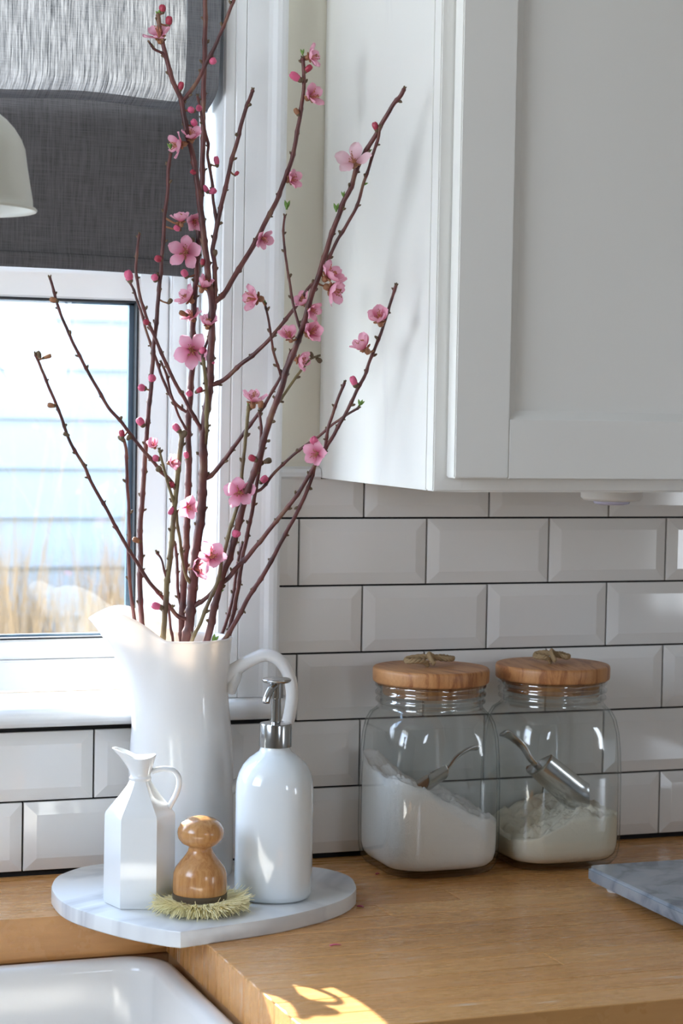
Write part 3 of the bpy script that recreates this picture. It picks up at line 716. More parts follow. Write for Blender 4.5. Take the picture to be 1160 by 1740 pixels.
# ------------------------------------------------------------------ soap dispenser
SC = Vector((-0.0975, -0.222, BZ)); us = 2.118 / FPX
sp = thing('soap_dispenser', 'white glass pump bottle with chrome pump on marble board', 'bottle', SC, math.atan2(RT.y, RT.x) - 0.1)
zz = lambda y: (1523 - y) * us
pf = [(0, 0), (50, 0), (60, 1.5), (65, 5), (67, 12), (67.5, 22), (67.5, 185), (66, 200), (62, 213), (54, 227), (44, 238), (34, 245), (27.5, 250), (25, 256), (25, 266)]
g = G(); g.lathe([(r * us, z * us) for r, z in pf], 72); bo = g.obj('bottle', M['milk'], sp, True)
for v in bo.data.vertices:       # four softly flattened sides
    a = math.atan2(v.co.y, v.co.x); r = math.hypot(v.co.x, v.co.y)
    if r > 0.030: k_ = 1 - 0.022 * math.cos(4 * a) * sstep(0.030, 0.04, r); v.co.x *= k_; v.co.y *= k_
pm = thing('pump', None, None); pm.parent = sp
g = G(); g.lathe([(r * us, z * us) for r, z in ((27.5, 258), (27.5, 295), (26.5, 297.5), (16, 298.5), (8.5, 299.5), (8.5, 340), (12, 341), (12, 366))], 48); g.obj('collar', M['chrome'], pm, True, auto=0.6)
g = G(); g.lathe([(r * us, z * us) for r, z in ((0, 364), (10, 365), (22, 367), (25, 370), (25.3, 372), (23, 373.5), (10, 372.5), (0, 372))], 48); g.obj('press_disc', M['chrome'], pm, True)
g = G(); s0 = Vector((-2 * us, -8 * us, 362 * us)); g.tube(smooth_path([s0, s0 + Vector((-0.003, -0.007, -0.003)), s0 + Vector((-0.0055, -0.012, -0.009)), s0 + Vector((-0.007, -0.014, -0.0155))], 4), 0.0038, 16)
g.obj('spout', M['chrome'], pm, True)
g = G(); g.tube([s0 + Vector((-0.007, -0.014, -0.0156)), s0 + Vector((-0.00705, -0.0141, -0.0160))], 0.0027, 14); g.obj('nozzle_hole', M['rubber'], pm)

# ------------------------------------------------------------------ hexagonal creamer
CC = Vector((-0.2344, -0.2126, BZ)); uc_ = 2.108 / FPX
cr = thing('creamer', 'small white hexagonal creamer jug beside the wooden brush', 'jug', CC, math.atan2(-0.010, 0.034))
def ring(rc, z, hexa, NN=72, sx=1.0):
    out = []
    for i in range(NN):
        a = 2 * math.pi * i / NN
        b = ((a + math.pi / 2 + math.pi / 6) % (math.pi / 3)) - math.pi / 6
        rh = rc * math.cos(math.pi / 6) / math.cos(b)
        r = rh * hexa + rc * 0.95 * (1 - hexa)
        out.append((r * math.cos(a) * sx, r * math.sin(a), z))
    return out
NN = 72; HB = 0.0905
rg = [ring(0.0325, 0, 1), ring(0.0345, 0.0012, 1), ring(0.0352, 0.004, 1), ring(0.0350, 0.05, 1), ring(0.0348, HB - 0.002, 1), ring(0.0338, HB + 0.001, 1), ring(0.0292, HB + 0.0070, 0.97), ring(0.0205, HB + 0.0175, 0.9), ring(0.0140, HB + 0.0265, 0.7), ring(0.0106, HB + 0.0325, 0.4),
      ring(0.0113, HB + 0.0338, 0), ring(0.0116, HB + 0.0352, 0), ring(0.0106, HB + 0.0366, 0), ring(0.0104, HB + 0.0380, 0)]
def lip(t, off):
    out = []
    for i in range(NN):
        a = 2 * math.pi * i / NN; d = abs((a - math.pi + math.pi) % (2 * math.pi) - math.pi)
        S_ = (1 - sstep(0, 1.15, d)); z = HB + 0.0385 + t * (0.0185 + 0.006 * (1 - sstep(0.2, 1.3, d)) + 0.0015 * math.cos(2 * d))
        r = 0.0100 + 0.0055 * t + 0.0135 * S_ * t ** 1.5 - off
        out.append((r * math.cos(a), r * math.sin(a), z))
    return out
for t in (0.15, 0.35, 0.55, 0.75, 0.9, 0.97): rg.append(lip(t, 0))
rg.append(lip(1.0, 0.0006))
for t in (0.99, 0.9, 0.75, 0.5, 0.2, 0.0): rg.append(lip(t, 0.0022))
rg.append([(x * .5, y * .5, HB + 0.025) for x, y, z in ring(0.012, 0, 0)])
vs = [v for l in rg for v in l]; fs = [(j * NN + i, j * NN + (i + 1) % NN, (j + 1) * NN + (i + 1) % NN, (j + 1) * NN + i) for j in range(len(rg) - 1) for i in range(NN)]
fs += [tuple(reversed(range(NN))), tuple((len(rg) - 1) * NN + i for i in range(NN))]
me_obj('body', vs, fs, M['creamer'], cr, True).data.set_sharp_from_angle(angle=0.5)
def on_plane(px, obj_):
    p = at(px[0], px[1], -0.1); d = p - CAM; a = obj_.rotation_euler.z; nrm = Vector((-math.sin(a), math.cos(a), 0)); o_ = Vector(obj_.location)
    return to_local(obj_, CAM + d * ((o_ - CAM).dot(nrm) / d.dot(nrm)))
hl = smooth_path([on_plane(q, cr) for q in ((258, 1311), (266, 1308), (280, 1306), (294, 1309), (303, 1320), (304, 1334), (299, 1350), (291, 1365), (284, 1378), (280, 1388))], 4)
g = G(); g.tube(hl, [(0.0028, 0.0042)] * (len(hl) - 5) + [(0.003, 0.0042), (0.0033, 0.0042), (0.0036, 0.0042), (0.004, 0.0042), (0.004, 0.004)], 12, flat=(0, 0, 1)); g.obj('handle', M['creamer'], cr, True)

# ------------------------------------------------------------------ wooden dish brush
BC = Vector((-0.1845, -0.2560, BZ)); ub = 2.078 / FPX
br = thing('dish_brush', 'wooden knob dish brush with pale stiff bristles', 'brush', BC)
g = G(); z0 = 0.0175
kp = [(0, 86.5), (12, 86), (24, 82.5), (33, 76), (38, 67.5), (39.5, 60), (38, 51), (32, 43), (24, 38.5), (20.5, 36.5), (20, 34), (21.5, 29), (26, 22), (34, 12), (41, 3), (45, -7), (46, -22), (46, -38), (45, -40), (0, -40)]
kp = [(r, z + 40) for r, z in kp]
g.lathe([(r * ub, z0 + z * ub * 1.02) for r, z in reversed(kp)], 56, close=False); kb = g.obj('knob_handle', M['bamboo'], br, True, auto=1.0)
g = G(); g.lathe([(0, z0 - 0.0065), (0.0262, z0 - 0.0065), (0.0268, z0 - 0.0055), (0.0268, z0 + 0.0), (0.0, z0 + 0.0)], 48); g.obj('collar', M['band'], br, True, auto=0.6)
g = G(); rb = random.Random(5)
creamer_xy = Vector((CC.x - BC.x, CC.y - BC.y)); soap_xy = Vector((SC.x - BC.x, SC.y - BC.y))
for i in range(3400):
    rr0 = 0.0255 * math.sqrt(rb.random()) * 0.98; a = rb.uniform(0, 2 * math.pi)
    cl = round(a / (2 * math.pi / 26)) * (2 * math.pi / 26); a0 = a * 0.35 + cl * 0.65
    fr = rr0 / 0.0255
    r1 = rr0 + (0.005 + 0.0220 * fr ** 1.2) * rb.uniform(0.80, 1.06); zt = rb.uniform(0.0002, 0.003) + (0.015 * rb.random() ** 1.5 * (fr > .8)); a1 = a + rb.gauss(0, 0.09)
    if fr > 0.86 and rb.random() < 0.4: r1 += rb.uniform(0.0, 0.004); zt += rb.uniform(0, 0.007)
    q = Vector((math.cos(a1), math.sin(a1)))
    while r1 > 0.01 and ((q * r1 - creamer_xy).length < 0.0365 or (q * r1 - soap_xy).length < 0.0425): r1 -= 0.001
    p0 = Vector((rr0 * math.cos(a0), rr0 * math.sin(a0), z0 - 0.0064)); p2 = Vector((q.x * r1, q.y * r1, zt))
    p1 = Vector(((p0.x * .35 + p2.x * .65) * 1.04, (p0.y * .35 + p2.y * .65) * 1.04, p0.z * 0.62 + p2.z * .38))
    w = rb.uniform(0.00032, 0.00055); ux = Vector((-q.y, q.x, 0)) * w; uz = Vector((q.x * .4, q.y * .4, .9)) * w
    vs = []
    for p, s_ in ((p0, 1), (p1, 1), (p2, 0.75)): vs += [p + ux * s_, p + uz * s_, p - ux * s_, p - uz * s_]
    g.add(vs, [(j * 4 + k, j * 4 + (k + 1) % 4, j * 4 + 4 + (k + 1) % 4, j * 4 + 4 + k) for j in (0, 1) for k in range(4)] + [(8, 9, 10, 11)])
g.obj('bristles', M['bristle'], br)['kind'] = 'stuff'

# ------------------------------------------------------------------ glass canisters
JW = 0.1365
def sq_ring(w, r, z, n=9): return [(x, y, z) for x, y in rrect(-w / 2, w / 2, -w / 2, w / 2, r, n)]
def skin(rings):
    n = len(rings[0]); vs = [v for l in rings for v in l]
    return vs, [(j * n + i, j * n + (i + 1) % n, (j + 1) * n + (i + 1) % n, (j + 1) * n + i) for j in range(len(rings) - 1) for i in range(n)]
JP = [(0.095, .04, 0.0), (0.110, .036, 0.0005), (0.124, .034, 0.004), (0.1320, .034, 0.011), (0.1355, .034, 0.022), (0.1365, .034, 0.045), (0.1365, .035, 0.098), (0.1355, .036, 0.128), (0.1335, .038, 0.149), (0.1300, .042, 0.164), (0.1265, .049, 0.1725), (0.1205, .0565, 0.1772)]
def neck(z, r): return [(r * math.cos(math.radians(q)), r * math.sin(math.radians(q)), z) for q in [c0 + 90 * k / 9 for c0 in (0, 90, 180, 270) for k in range(10)]]
def jar_part(parent):
    rings = [sq_ring(w, r, z) for w, r, z in JP]
    rings += [neck(z + 0.0055, q) for z, q in ((0.1745, 0.0590), (0.1770, 0.0575), (0.1795, 0.0585), (0.1810, 0.0608), (0.1830, 0.0612), (0.1850, 0.0592), (0.1868, 0.0590), (0.1885, 0.0612), (0.1910, 0.0618), (0.1930, 0.0596), (0.1955, 0.0590), (0.1975, 0.0612), (0.2000, 0.0618), (0.2020, 0.0600))]
    rings += [neck(0.2070, 0.0565), neck(0.1840, 0.0555), neck(0.1790, 0.0560)]
    rings += [sq_ring(w - 0.006, max(r - 0.003, 0.02), z if z > 0.03 else z * 0.75 + 0.0065) for w, r, z in reversed(JP[:-1])]
    vs, fs = skin(rings); n = len(rings[0])
    fs += [tuple(reversed(range(n))), tuple((len(rings) - 1) * n + i for i in range(n))]
    o = me_obj('glass_body', vs, fs, M['jar'], parent, True, [M['jar_neck']], [1 if 12 <= f[0] // n <= 24 and len(f) == 4 else 0 for f in fs]); o.data.set_sharp_from_angle(angle=1.3); return o
def lid_part(parent, rot, mirror):
    ld = thing('lid', None, None); ld.parent = parent; ld.location = (0, 0, 0.2080); ld.rotation_euler = (0, 0, rot)
    g = G(); g.lathe([(0, 0), (0.0628, 0), (0.0640, 0.0010), (0.0646, 0.0025), (0.0648, 0.0130), (0.0643, 0.0152), (0.0632, 0.0163), (0.061, 0.0166), (0, 0.0166)], 96, close=False); g.obj('disc', M['lid'], ld, True, auto=0.9)
    g = G(); g.lathe([(0, -0.0001), (0.0535, -0.0001), (0.0535, -0.0125), (0.0525, -0.0140), (0.0, -0.0140)], 64, close=False); g.obj('plug', M['lid'], ld, True, auto=0.9)
    g = G(); q = random.Random(4 + int(mirror))
    base = [(-0.006, -0.002, 0.0172), (-0.012, -0.004, 0.0205), (-0.024, -0.004, 0.0218), (-0.031, 0.003, 0.0215), (-0.026, 0.010, 0.0225), (-0.012, 0.008, 0.0238), (0.0, 0.003, 0.0235), (0.010, 0.001, 0.0225), (0.022, -0.003, 0.0215), (0.030, 0.000, 0.0215), (0.031, 0.006, 0.0212), (0.022, 0.009, 0.0225), (0.008, 0.006, 0.0232), (-0.003, 0.001, 0.0262), (-0.006, -0.006, 0.0230), (-0.003, -0.009, 0.0195)]
    if mirror: base = [(x * 0.62, y * 1.5, z) for x, y, z in base]
    path = smooth_path([Vector(p) for p in base], 8)
    for s_ in range(3):           # three twisted strands
        pp = []
        for i, p in enumerate(path):
            a = i * 0.62 + s_ * 2.094; pp.append(p + Vector((math.sin(a) * .3, math.cos(a), math.sin(a))) * 0.0015 + Vector((0, 0, 0.0012 + (p.z - 0.0172) * 0.35)))
        g.tube(pp, 0.0018, 6)
    g.obj('twine_loop', M['twine'], ld, True)
def flour_part(name, hf, m, label, parent_loc, rz):
    t = thing(name, None, None, parent_loc, rz)
    prof = [(w - 0.0075, max(r - 0.004, 0.015), z if z > 0.03 else z * 0.75 + 0.0075) for w, r, z in JP[:8]]
    rings = []
    def dense(w, r, z, cnt=144):
        base = [Vector(p) for p in sq_ring(w, r, z, 9)]; base.append(base[0]); ln = [0]
        for a, b in zip(base[:-1], base[1:]): ln.append(ln[-1] + (b - a).length)
        out = []; k = 0
        for i in range(cnt):
            d = ln[-1] * i / cnt
            while ln[k + 1] < d: k += 1
            t = (d - ln[k]) / max(1e-9, ln[k + 1] - ln[k]); out.append(tuple(base[k].lerp(base[k + 1], t)))
        return out
    for w, r, z in prof[:5]: rings.append(dense(w, r, z))
    w, r = prof[5][0], prof[5][1]
    side = dense(w, r, 0)
    for k in range(1, 7): rings.append([(x, y, 0.030 + (hf(x, y) + 0.0022 * noise.noise(Vector((x * 130, y * 130, 9))) + 0.0014 * noise.noise(Vector((x * 400, y * 400, 4))) - 0.030) * k / 6) for x, y, _ in side])
    nr = 44
    for k in range(1, nr):
        s_ = 1 - k / nr; ring_ = []
        for x, y, _ in side:
            xx, yy = x * s_, y * s_
            rgh = 0.0050 * noise.noise(Vector((xx * 90, yy * 90, 3))) + 0.009 * noise.noise(Vector((xx * 38, yy * 38, 7))) + 0.0030 * noise.noise(Vector((xx * 260, yy * 300, 5)))
            ring_.append((xx, yy, hf(xx, yy) + rgh * min(1, k / 3)))
        rings.append(ring_)
    vs, fs = skin(rings); n = len(side); vs.append((0, 0, hf(0, 0))); c_ = len(vs) - 1
    fs += [tuple(reversed(range(n)))] + [((len(rings) - 1) * n + i, (len(rings) - 1) * n + (i + 1) % n, c_) for i in range(n)]
    bpy.data.objects.remove(t)
    o = me_obj(name, vs, fs, m, None, True); o.location = parent_loc; o.rotation_euler = (0, 0, rz); tag(o, label, 'flour', kind='stuff'); return o
J1 = at(729, 1300, -0.0755); J2 = at(935, 1300, -0.0765)
J1 = Vector((J1.x, J1.y, 0.0005)); J2 = Vector((J2.x, J2.y, 0.0005))
j1 = thing('glass_canister', 'square glass canister mostly full of flour, nearer the soap bottle', 'jar', J1, 0.0, 'glass canisters with pine lids')
jar_part(j1); lid_part(j1, 0.25, False)
j2 = thing('glass_canister', 'square glass canister less than half full, beside the grey marble slab', 'jar', J2, 0.0, 'glass canisters with pine lids')
for ch in list(j1.children):
    if ch.name.startswith('glass_body'):
        c2 = ch.copy(); C.objects.link(c2); c2.parent = j2
lid_part(j2, -0.15, True)
def h1(x, y): 
    s_ = (x * 0.94 + 0.06 * y) / 0.065
    back = 0.018 * sstep(0.0, 0.05, y)
    return 0.083 - 0.023 * s_ - 0.006 * math.sin(s_ * 2.6 + .4) + back * (0.7 - 0.3 * s_) + 0.003 * noise.noise(Vector((x * 60, y * 60, 1)))
def h2(x, y):
    s_ = x / 0.065; d = 0.010 * sstep(0.03, -0.03, y) if False else 0
    return 0.0525 + 0.0125 * s_ + 0.006 * math.sin(s_ * 3 + 1.2) - 0.012 * math.exp(-((x + 0.025) ** 2 + (y - 0.012) ** 2) / 0.0007) + 0.0045 * noise.noise(Vector((x * 70, y * 70, 2)))
flour_part('white_flour', h1, M['flour'], 'white flour heaped against one side of its canister', J1, 0)
flour_part('cream_flour', h2, M['flour_cream'], 'creamy flour lying low in the canister by the marble slab', J2, 0)
def scoop(name, label, origin, M4, ln, wd, hln, m):
    t = thing(name, label, 'scoop', origin, group='metal flour scoops'); t.matrix_world = M4
    g = G(); vs = []; fs = []; nu, nv = 20, 14
    # open trough along +x from the closed back at x=0
    def P(u, v, o_):
        a = math.pi * (1.0 + v) ; a = math.pi + math.pi * v
        w = wd * (0.90 + 0.16 * u) + o_; x = ln * u * (1 - 0.22 * abs(math.cos(a)) * sstep(0.5, 1, u) * 0 )
        top = 0.30 * (1 - u)
        sl = 1 - 0.28 * sstep(0.55, 1, u) * (math.cos(a) ** 2)
        return (x * sl, w * math.cos(a), w * math.sin(a) * 0.86)
    for o_ in (0, 0.0008):
        b0 = len(vs)
        for i in range(nu + 1):
            for j in range(nv + 1): vs.append(P(i / nu, j / nv, o_))
        for i in range(nu):
            for j in range(nv):
                q = (b0 + i * (nv + 1) + j, b0 + i * (nv + 1) + j + 1, b0 + (i + 1) * (nv + 1) + j + 1, b0 + (i + 1) * (nv + 1) + j); fs.append(q if o_ else q[::-1])
        c_ = len(vs); vs.append((-0.003, 0, -wd * 0.35))
        for j in range(nv): fs.append((b0 + j, b0 + j + 1, c_))
        fs.append((b0 + nv, b0, c_))
    g.add(vs, fs); g.obj('bowl', m, t, True)
    g = G(); path = smooth_path([Vector(p) for p in ((-0.001, 0, -wd * .4), (-0.012, 0, -wd * 0.30), (-hln * .45, 0, wd * 0.02), (-hln * .8, 0, 0.001), (-hln, 0, -0.003))], 5)
    k_ = len(path); g.tube(path, [(0.0016 + 0.0012 * (i / k_), 0.0045 + 0.0035 * sstep(0.2, 1, i / k_)) for i in range(k_ - 1)] + [(0.001, 0.005)], 12, flat=(0, 0, 1)); g.obj('handle', m, t, True)
    return t
def frame_from(o, xdir, zdir):
    x = Vector(xdir).normalized(); z = Vector(zdir); z = (z - x * z.dot(x)).normalized(); y = z.cross(x)
    return Matrix(((x.x, y.x, z.x, o.x), (x.y, y.y, z.y, o.y), (x.z, y.z, z.z, o.z), (0, 0, 0, 1)))
a = at(744, 1306, -0.100); b = at(783, 1243, -0.070); e = at(702, 1305, -0.105)
scoop('metal_scoop', 'shiny metal scoop stuck into the fuller flour canister', a, frame_from(a, (a - b).normalized() * .55 + (e - a).normalized() * .45, (-0.3, 0.3, 0.8)), 0.044, 0.0175, (b - a).length + 0.004, M['steel'])
a = at(915, 1292, -0.085); b = at(866, 1226, -0.050); e = at(1000, 1364, -0.085)
scoop('metal_scoop', 'brushed metal scoop leaning in the emptier canister', a, frame_from(a, e - a, (0.45, 0.55, 0.6)), (e - a).length, 0.0215, (b - a).length, M['steel'])

# ------------------------------------------------------------------ grey marble slab
SZ = 0.0245; p = atz(993, 1470, SZ); sx, sy_ = p.x, p.y
sb = thing('marble_slab', 'blue-grey marble pastry slab on low feet at counter edge', 'slab', (sx + 0.25, sy_ - 0.19, 0.0))
g = G(); prism(g, rrect(-0.25, 0.25, -0.19, 0.19, 0.012), 0.009, SZ); g.obj('stone', M['slab'], sb, bevel=0.003, seg=3)
for ax, ay in ((-0.225, 0.165), (0.225, 0.165), (-0.225, -0.165), (0.225, -0.165)):
    g = G(); g.lathe([(0, 0), (0.009, 0), (0.010, 0.002), (0.010, 0.0088), (0, 0.0088)], 20, (ax, ay, 0.0)); g.obj('foot', M['puck'], sb, True, auto=.8)

# ------------------------------------------------------------------ blossom branches
BR = []
def px_path(pts, y0, y1, ex=1.0):
    ln = [0.0]
    for p, q in zip(pts[:-1], pts[1:]): ln.append(ln[-1] + math.hypot(q[0] - p[0], q[1] - p[1]))
    return [at(p[0], p[1], y0 + (y1 - y0) * (l / ln[-1]) ** ex) for p, l in zip(pts, ln)]
NODE = []          # (point, radius, owner) samples for attaching blossoms
def grow(name, pts, ra, rb_, m, parent, inside=False, seed=0, nodes=True, start=None):
    "one tapering woody shoot with knuckled nodes; pts are world points from base to tip"
    q = random.Random(seed * 77 + 5)
    P_ = list(pts)
    if start is not None: P_[0] = start
    if inside:
        b0 = P_[0]; low = Vector((PC.x + (b0.x - PC.x) * 0.25, PC.y + (b0.y - PC.y) * 0.25, BZ + 0.03)); P_ = [low, b0.lerp(low, 0.4)] + P_
    path = smooth_path(P_, 6); tot = sum((b - a).length for a, b in zip(path[:-1], path[1:]))
    # resample every 3 mm
    res = [path[0]]; acc = 0; step = 0.003
    for a, b in zip(path[:-1], path[1:]):
        d = (b - a).length
        while acc + d >= step and d > 1e-9:
            t = (step - acc) / d; a = a.lerp(b, t); res.append(a); d = (b - a).length; acc = 0
        acc += d
    if (res[-1] - path[-1]).length > 0.0008: res.append(path[-1])
    n = len(res); nd = []
    s = q.uniform(0.006, 0.016)
    while s < n * step: nd.append(s); s += q.uniform(0.014, 0.034)
    rad = []
    for i in range(n):
        t = i / max(1, n - 1); r = ra + (rb_ - ra) * t ** 0.9
        k_ = sum(math.exp(-((i * step - s_) / 0.0022) ** 2) for s_ in nd if abs(i * step - s_) < 0.009)
        rad.append(r * 1.14 * (1 + 0.26 * min(1, k_)) + 0.00006 * q.uniform(-1, 1))
    # slight kink at nodes
    j = Vector((0, 0, 0)); out = []
    ki = 0
    for i, p_ in enumerate(res):
        out.append(p_ + Vector((noise.noise(p_ * 55 + Vector((seed, 0, 0))), 0, noise.noise(p_ * 55 + Vector((0, seed, 9))))) * 0.0009)
    g = G(); o_ = Vector(parent.location) if parent else Vector()
    out = [p_ - o_ for p_ in out]
    g.tube(out, rad, 9)
    if rad[-1] < 0.004: g.blob(out[-1], out[-1] - out[-3], 0.0022, rad[-1] * 1.2, 8, 5)
    ob = g.obj(name, m, parent, True)
    sg = G(); side = q.choice((-1, 1))
    for s_ in nd:
        i = min(n - 2, max(1, int(s_ / step))); z_ = out[i].z + o_.z
        if inside and z_ < 0.27: continue
        t_ = (out[min(n - 1, i + 1)] - out[i - 1]).normalized()
        lat = RT * side + FW * q.uniform(-0.8, 0.8); lat = (lat - t_ * lat.dot(t_)).normalized(); side = -side if q.random() < 0.8 else side
        ax = (t_ * q.uniform(0.5, 1.6) + lat * 0.8).normalized(); sz = q.uniform(0.0011, 0.0024)
        base = out[i] + lat * (rad[i] * 0.8)
        sg.blob(base + ax * sz * 0.7, ax, sz * 1.25, sz * 0.62, 7, 5)
        for _ in range(q.choice((0, 1, 1, 2))):
            a2 = (ax + Vector((q.uniform(-.6, .6), q.uniform(-.6, .6), q.uniform(-.4, .5)))).normalized(); sg.blob(base + a2 * sz * q.uniform(.6, 1.3), a2, sz * q.uniform(.6, 1.0), sz * q.uniform(.4, .6), 6, 4)
    # crown of scales at the tip
    tp = out[-1]; td = (out[-1] - out[-3]).normalized()
    for k in range(4):
        dv = (td + Vector((q.uniform(-.6, .6), q.uniform(-.6, .6), q.uniform(-.3, .6)))).normalized(); sg.blob(tp + dv * 0.0018, dv, 0.0024, 0.0009, 6, 4)
    if sg.v and nodes:
        so_ = sg.obj('leaf_bud', M['spur'], parent, True); so_['kind'] = 'stuff'
    for i in range(0, n): 
        if out[i].z + o_.z > 0.26: NODE.append((out[i] + o_, rad[i], parent))
    return res
def project(p):
    d = p - CAM; z = d.dot(FW); return 580 + FPX * d.dot(RT) / z, 870 - FPX * d.dot(UP) / z
def nearest(path, px):
    return min(path, key=lambda p: (project(p)[0] - px[0]) ** 2 + (project(p)[1] - px[1]) ** 2)
grp = 'blossom branches standing in the pitcher'
def main(label, pts, y0, y1, ra, rb_, m='bark', seed=1, ex=1.0):
    W_ = px_path(pts, y0, y1, ex)
    t = thing('blossom_branch', label, 'branch', (W_[0].x, W_[0].y, W_[0].z), group=grp)
    path = grow('stem', W_, ra, rb_, M[m], t, True, seed)
    return t, path
def side(par, pts, y1, ra, rb_, m='bark', seed=1, ex=1.0):
    t, path = par; s0 = nearest(path, pts[0]); W_ = px_path(pts, s0.y, y1, ex)
    return t, grow('twig', W_, ra, rb_, M[m], t, False, seed, start=s0)
mm = 0.001
B1 = main('thickest blossom branch, rising from the middle of the pitcher and forking near its top', [(315, 1105), (322, 1060), (328, 997), (331, 955), (338, 898), (344, 845), (346, 785), (346, 735), (352, 690), (357, 640), (359, 576), (360, 520), (357, 490), (353, 463), (349, 425), (344, 377), (339, 345), (337, 322), (332, 290), (327, 262), (319, 232), (313, 199), (309, 174), (301, 155), (292, 133), (284, 104), (277, 76), (272, 50), (269, 26)], -0.095, -0.125, 5.7 * mm, 1.9 * mm, seed=1)
side(B1, [(309, 174), (316, 166), (326, 152), (338, 133), (349, 110), (364, 81), (377, 53), (387, 25), (400, -6), (408, -30)], -0.15, 2.0 * mm, 1.4 * mm, seed=2)
side(B1, [(292, 108), (279, 92), (262, 84), (254, 73)], -0.125, 1.6 * mm, 1.0 * mm, seed=52)
side(B1, [(352, 1014), (370, 996), (386, 983), (402, 965), (420, 947), (438, 924), (463, 893), (479, 873), (505, 842), (520, 816), (541, 780), (556, 756), (573, 728), (591, 695), (606, 663), (620, 637), (629, 610), (644, 575), (653, 549), (664, 511), (672, 487)] if False else [(332, 1032), (352, 1014), (370, 996), (386, 983), (402, 965), (420, 947), (438, 924), (463, 893), (479, 873), (505, 842), (520, 816), (541, 780), (556, 756), (573, 728), (591, 695), (606, 663), (620, 637), (629, 610), (644, 575), (653, 549), (664, 511), (672, 487)], -0.300, 2.3 * mm, 1.3 * mm, seed=3, ex=0.9)
V = (B1[0], [p for p, r, o in NODE if o == B1[0] and project(p)[0] > 330 and project(p)[1] > 480])
side(V, [(550, 762), (556, 735), (562, 712), (575, 676), (584, 652)], -0.235, 1.5 * mm, 1.3 * mm, seed=4)
side(V, [(539, 790), (525, 826), (510, 860), (492, 893), (476, 924), (459, 957), (442, 985), (424, 1012), (402, 1052), (388, 1077), (372, 1096)], -0.100, 1.5 * mm, 2.3 * mm, seed=5)
U = side(B1, [(352, 816), (361, 806), (386, 774), (398, 757), (417, 733), (437, 706), (456, 676), (474, 645), (484, 625), (494, 598)], -0.150, 2.2 * mm, 1.3 * mm, seed=6)
Tt = side(U, [(475, 640), (473, 625), (463, 590), (458, 552), (451, 518)], -0.17, 1.3 * mm, 1.0 * mm, seed=7)
Q2 = side(B1, [(362, 658), (380, 646), (409, 619), (438, 596), (462, 572), (483, 546), (503, 520), (521, 493), (533, 480)], -0.185, 2.1 * mm, 1.5 * mm, seed=8)
side(B1, [(361, 516), (368, 511), (383, 496), (400, 467), (425, 427), (447, 384), (469, 344), (485, 300), (498, 261), (507, 210), (512, 181), (516, 145), (514, 100)], -0.135, 2.5 * mm, 1.7 * mm, seed=9)
Nn = side(B1, [(362, 560), (364, 510), (365, 480), (364, 444), (361, 425), (366, 402), (372, 368), (380, 333), (387, 303), (393, 273), (402, 243), (411, 209), (419, 182), (425, 167), (429, 155)], -0.12, 2.3 * mm, 1.7 * mm, seed=10)
side(Nn, [(366, 385), (366, 364), (362, 339), (360, 305), (353, 268), (354, 246), (347, 215), (341, 188), (336, 165)], -0.105, 1.5 * mm, 1.2 * mm, seed=11)
side(B1, [(345, 745), (341, 727), (333, 714), (318, 686), (303, 660), (284, 622), (266, 580), (256, 557), (247, 535), (240, 515), (237, 500), (233, 478), (231, 453), (233, 425), (236, 400)], -0.115, 1.9 * mm, 1.2 * mm, seed=12)
side(B1, [(347, 768), (350, 735), (351, 700), (350, 660), (348, 635), (345, 612)], -0.125, 2.1 * mm, 1.6 * mm, 'bark_olive', seed=13)
side(B1, [(356, 600), (349, 575), (343, 545), (346, 520), (349, 492)] if False else [(338, 640), (343, 610), (352, 580), (356, 560)], -0.10, 1.2 * mm, 1.2 * mm, seed=14)
side(B1, [(312, 1052), (303, 1048), (290, 1032), (276, 1014), (254, 990), (236, 960), (225, 945), (213, 925), (200, 901), (186, 875), (170, 846), (153, 817), (143, 792), (128, 767), (114, 739), (103, 705), (89, 672), (72, 631), (67, 618), (60, 604)], -0.170, 1.9 * mm, 1.2 * mm, seed=15)
A = main('straight tall blossom branch running past the frame top in front of the shade', [(309, 1108), (308, 1046), (310, 1034), (312, 990), (315, 945), (317, 909), (319, 847), (321, 785), (320, 723), (323, 671), (326, 633), (328, 567), (330, 500), (334, 463), (336, 430), (339, 377), (343, 322), (345, 246), (345, 190), (346, 133), (348, 76), (348, 0), (348, -40)], -0.075, -0.085, 3.6 * mm, 2.1 * mm, seed=16)
side(A, [(312, 704), (300, 688), (288, 671), (275, 640), (263, 605), (254, 582), (247, 557), (240, 530), (232, 510), (226, 492), (219, 478)], -0.07, 1.4 * mm, 1.1 * mm, seed=17)
side(A, [(317, 735), (308, 716), (300, 696), (290, 667), (284, 640), (275, 618)], -0.10, 1.2 * mm, 1.1 * mm, seed=18)
Cc = main('olive-brown blossom branch leaning left of the thickest one', [(277, 1104), (278, 1075), (281, 1034), (285, 978), (291, 930), (295, 880), (300, 826), (305, 775), (308, 742), (302, 728)], -0.112, -0.125, 3.1 * mm, 2.2 * mm, 'bark_olive', seed=19)
side(Cc, [(298, 832), (288, 814), (273, 801), (257, 780), (232, 751), (207, 718), (182, 689), (166, 660), (149, 631), (132, 598), (120, 573), (103, 532), (91, 494), (85, 474)], -0.135, 1.7 * mm, 1.2 * mm, seed=20)
side(Cc, [(294, 862), (290, 837), (284, 816), (277, 789), (271, 766)], -0.135, 1.4 * mm, 1.1 * mm, 'bark_olive', seed=21)
side(Cc, [(283, 990), (280, 974), (274, 951), (266, 940)], -0.12, 1.0 * mm, 0.9 * mm, seed=22)
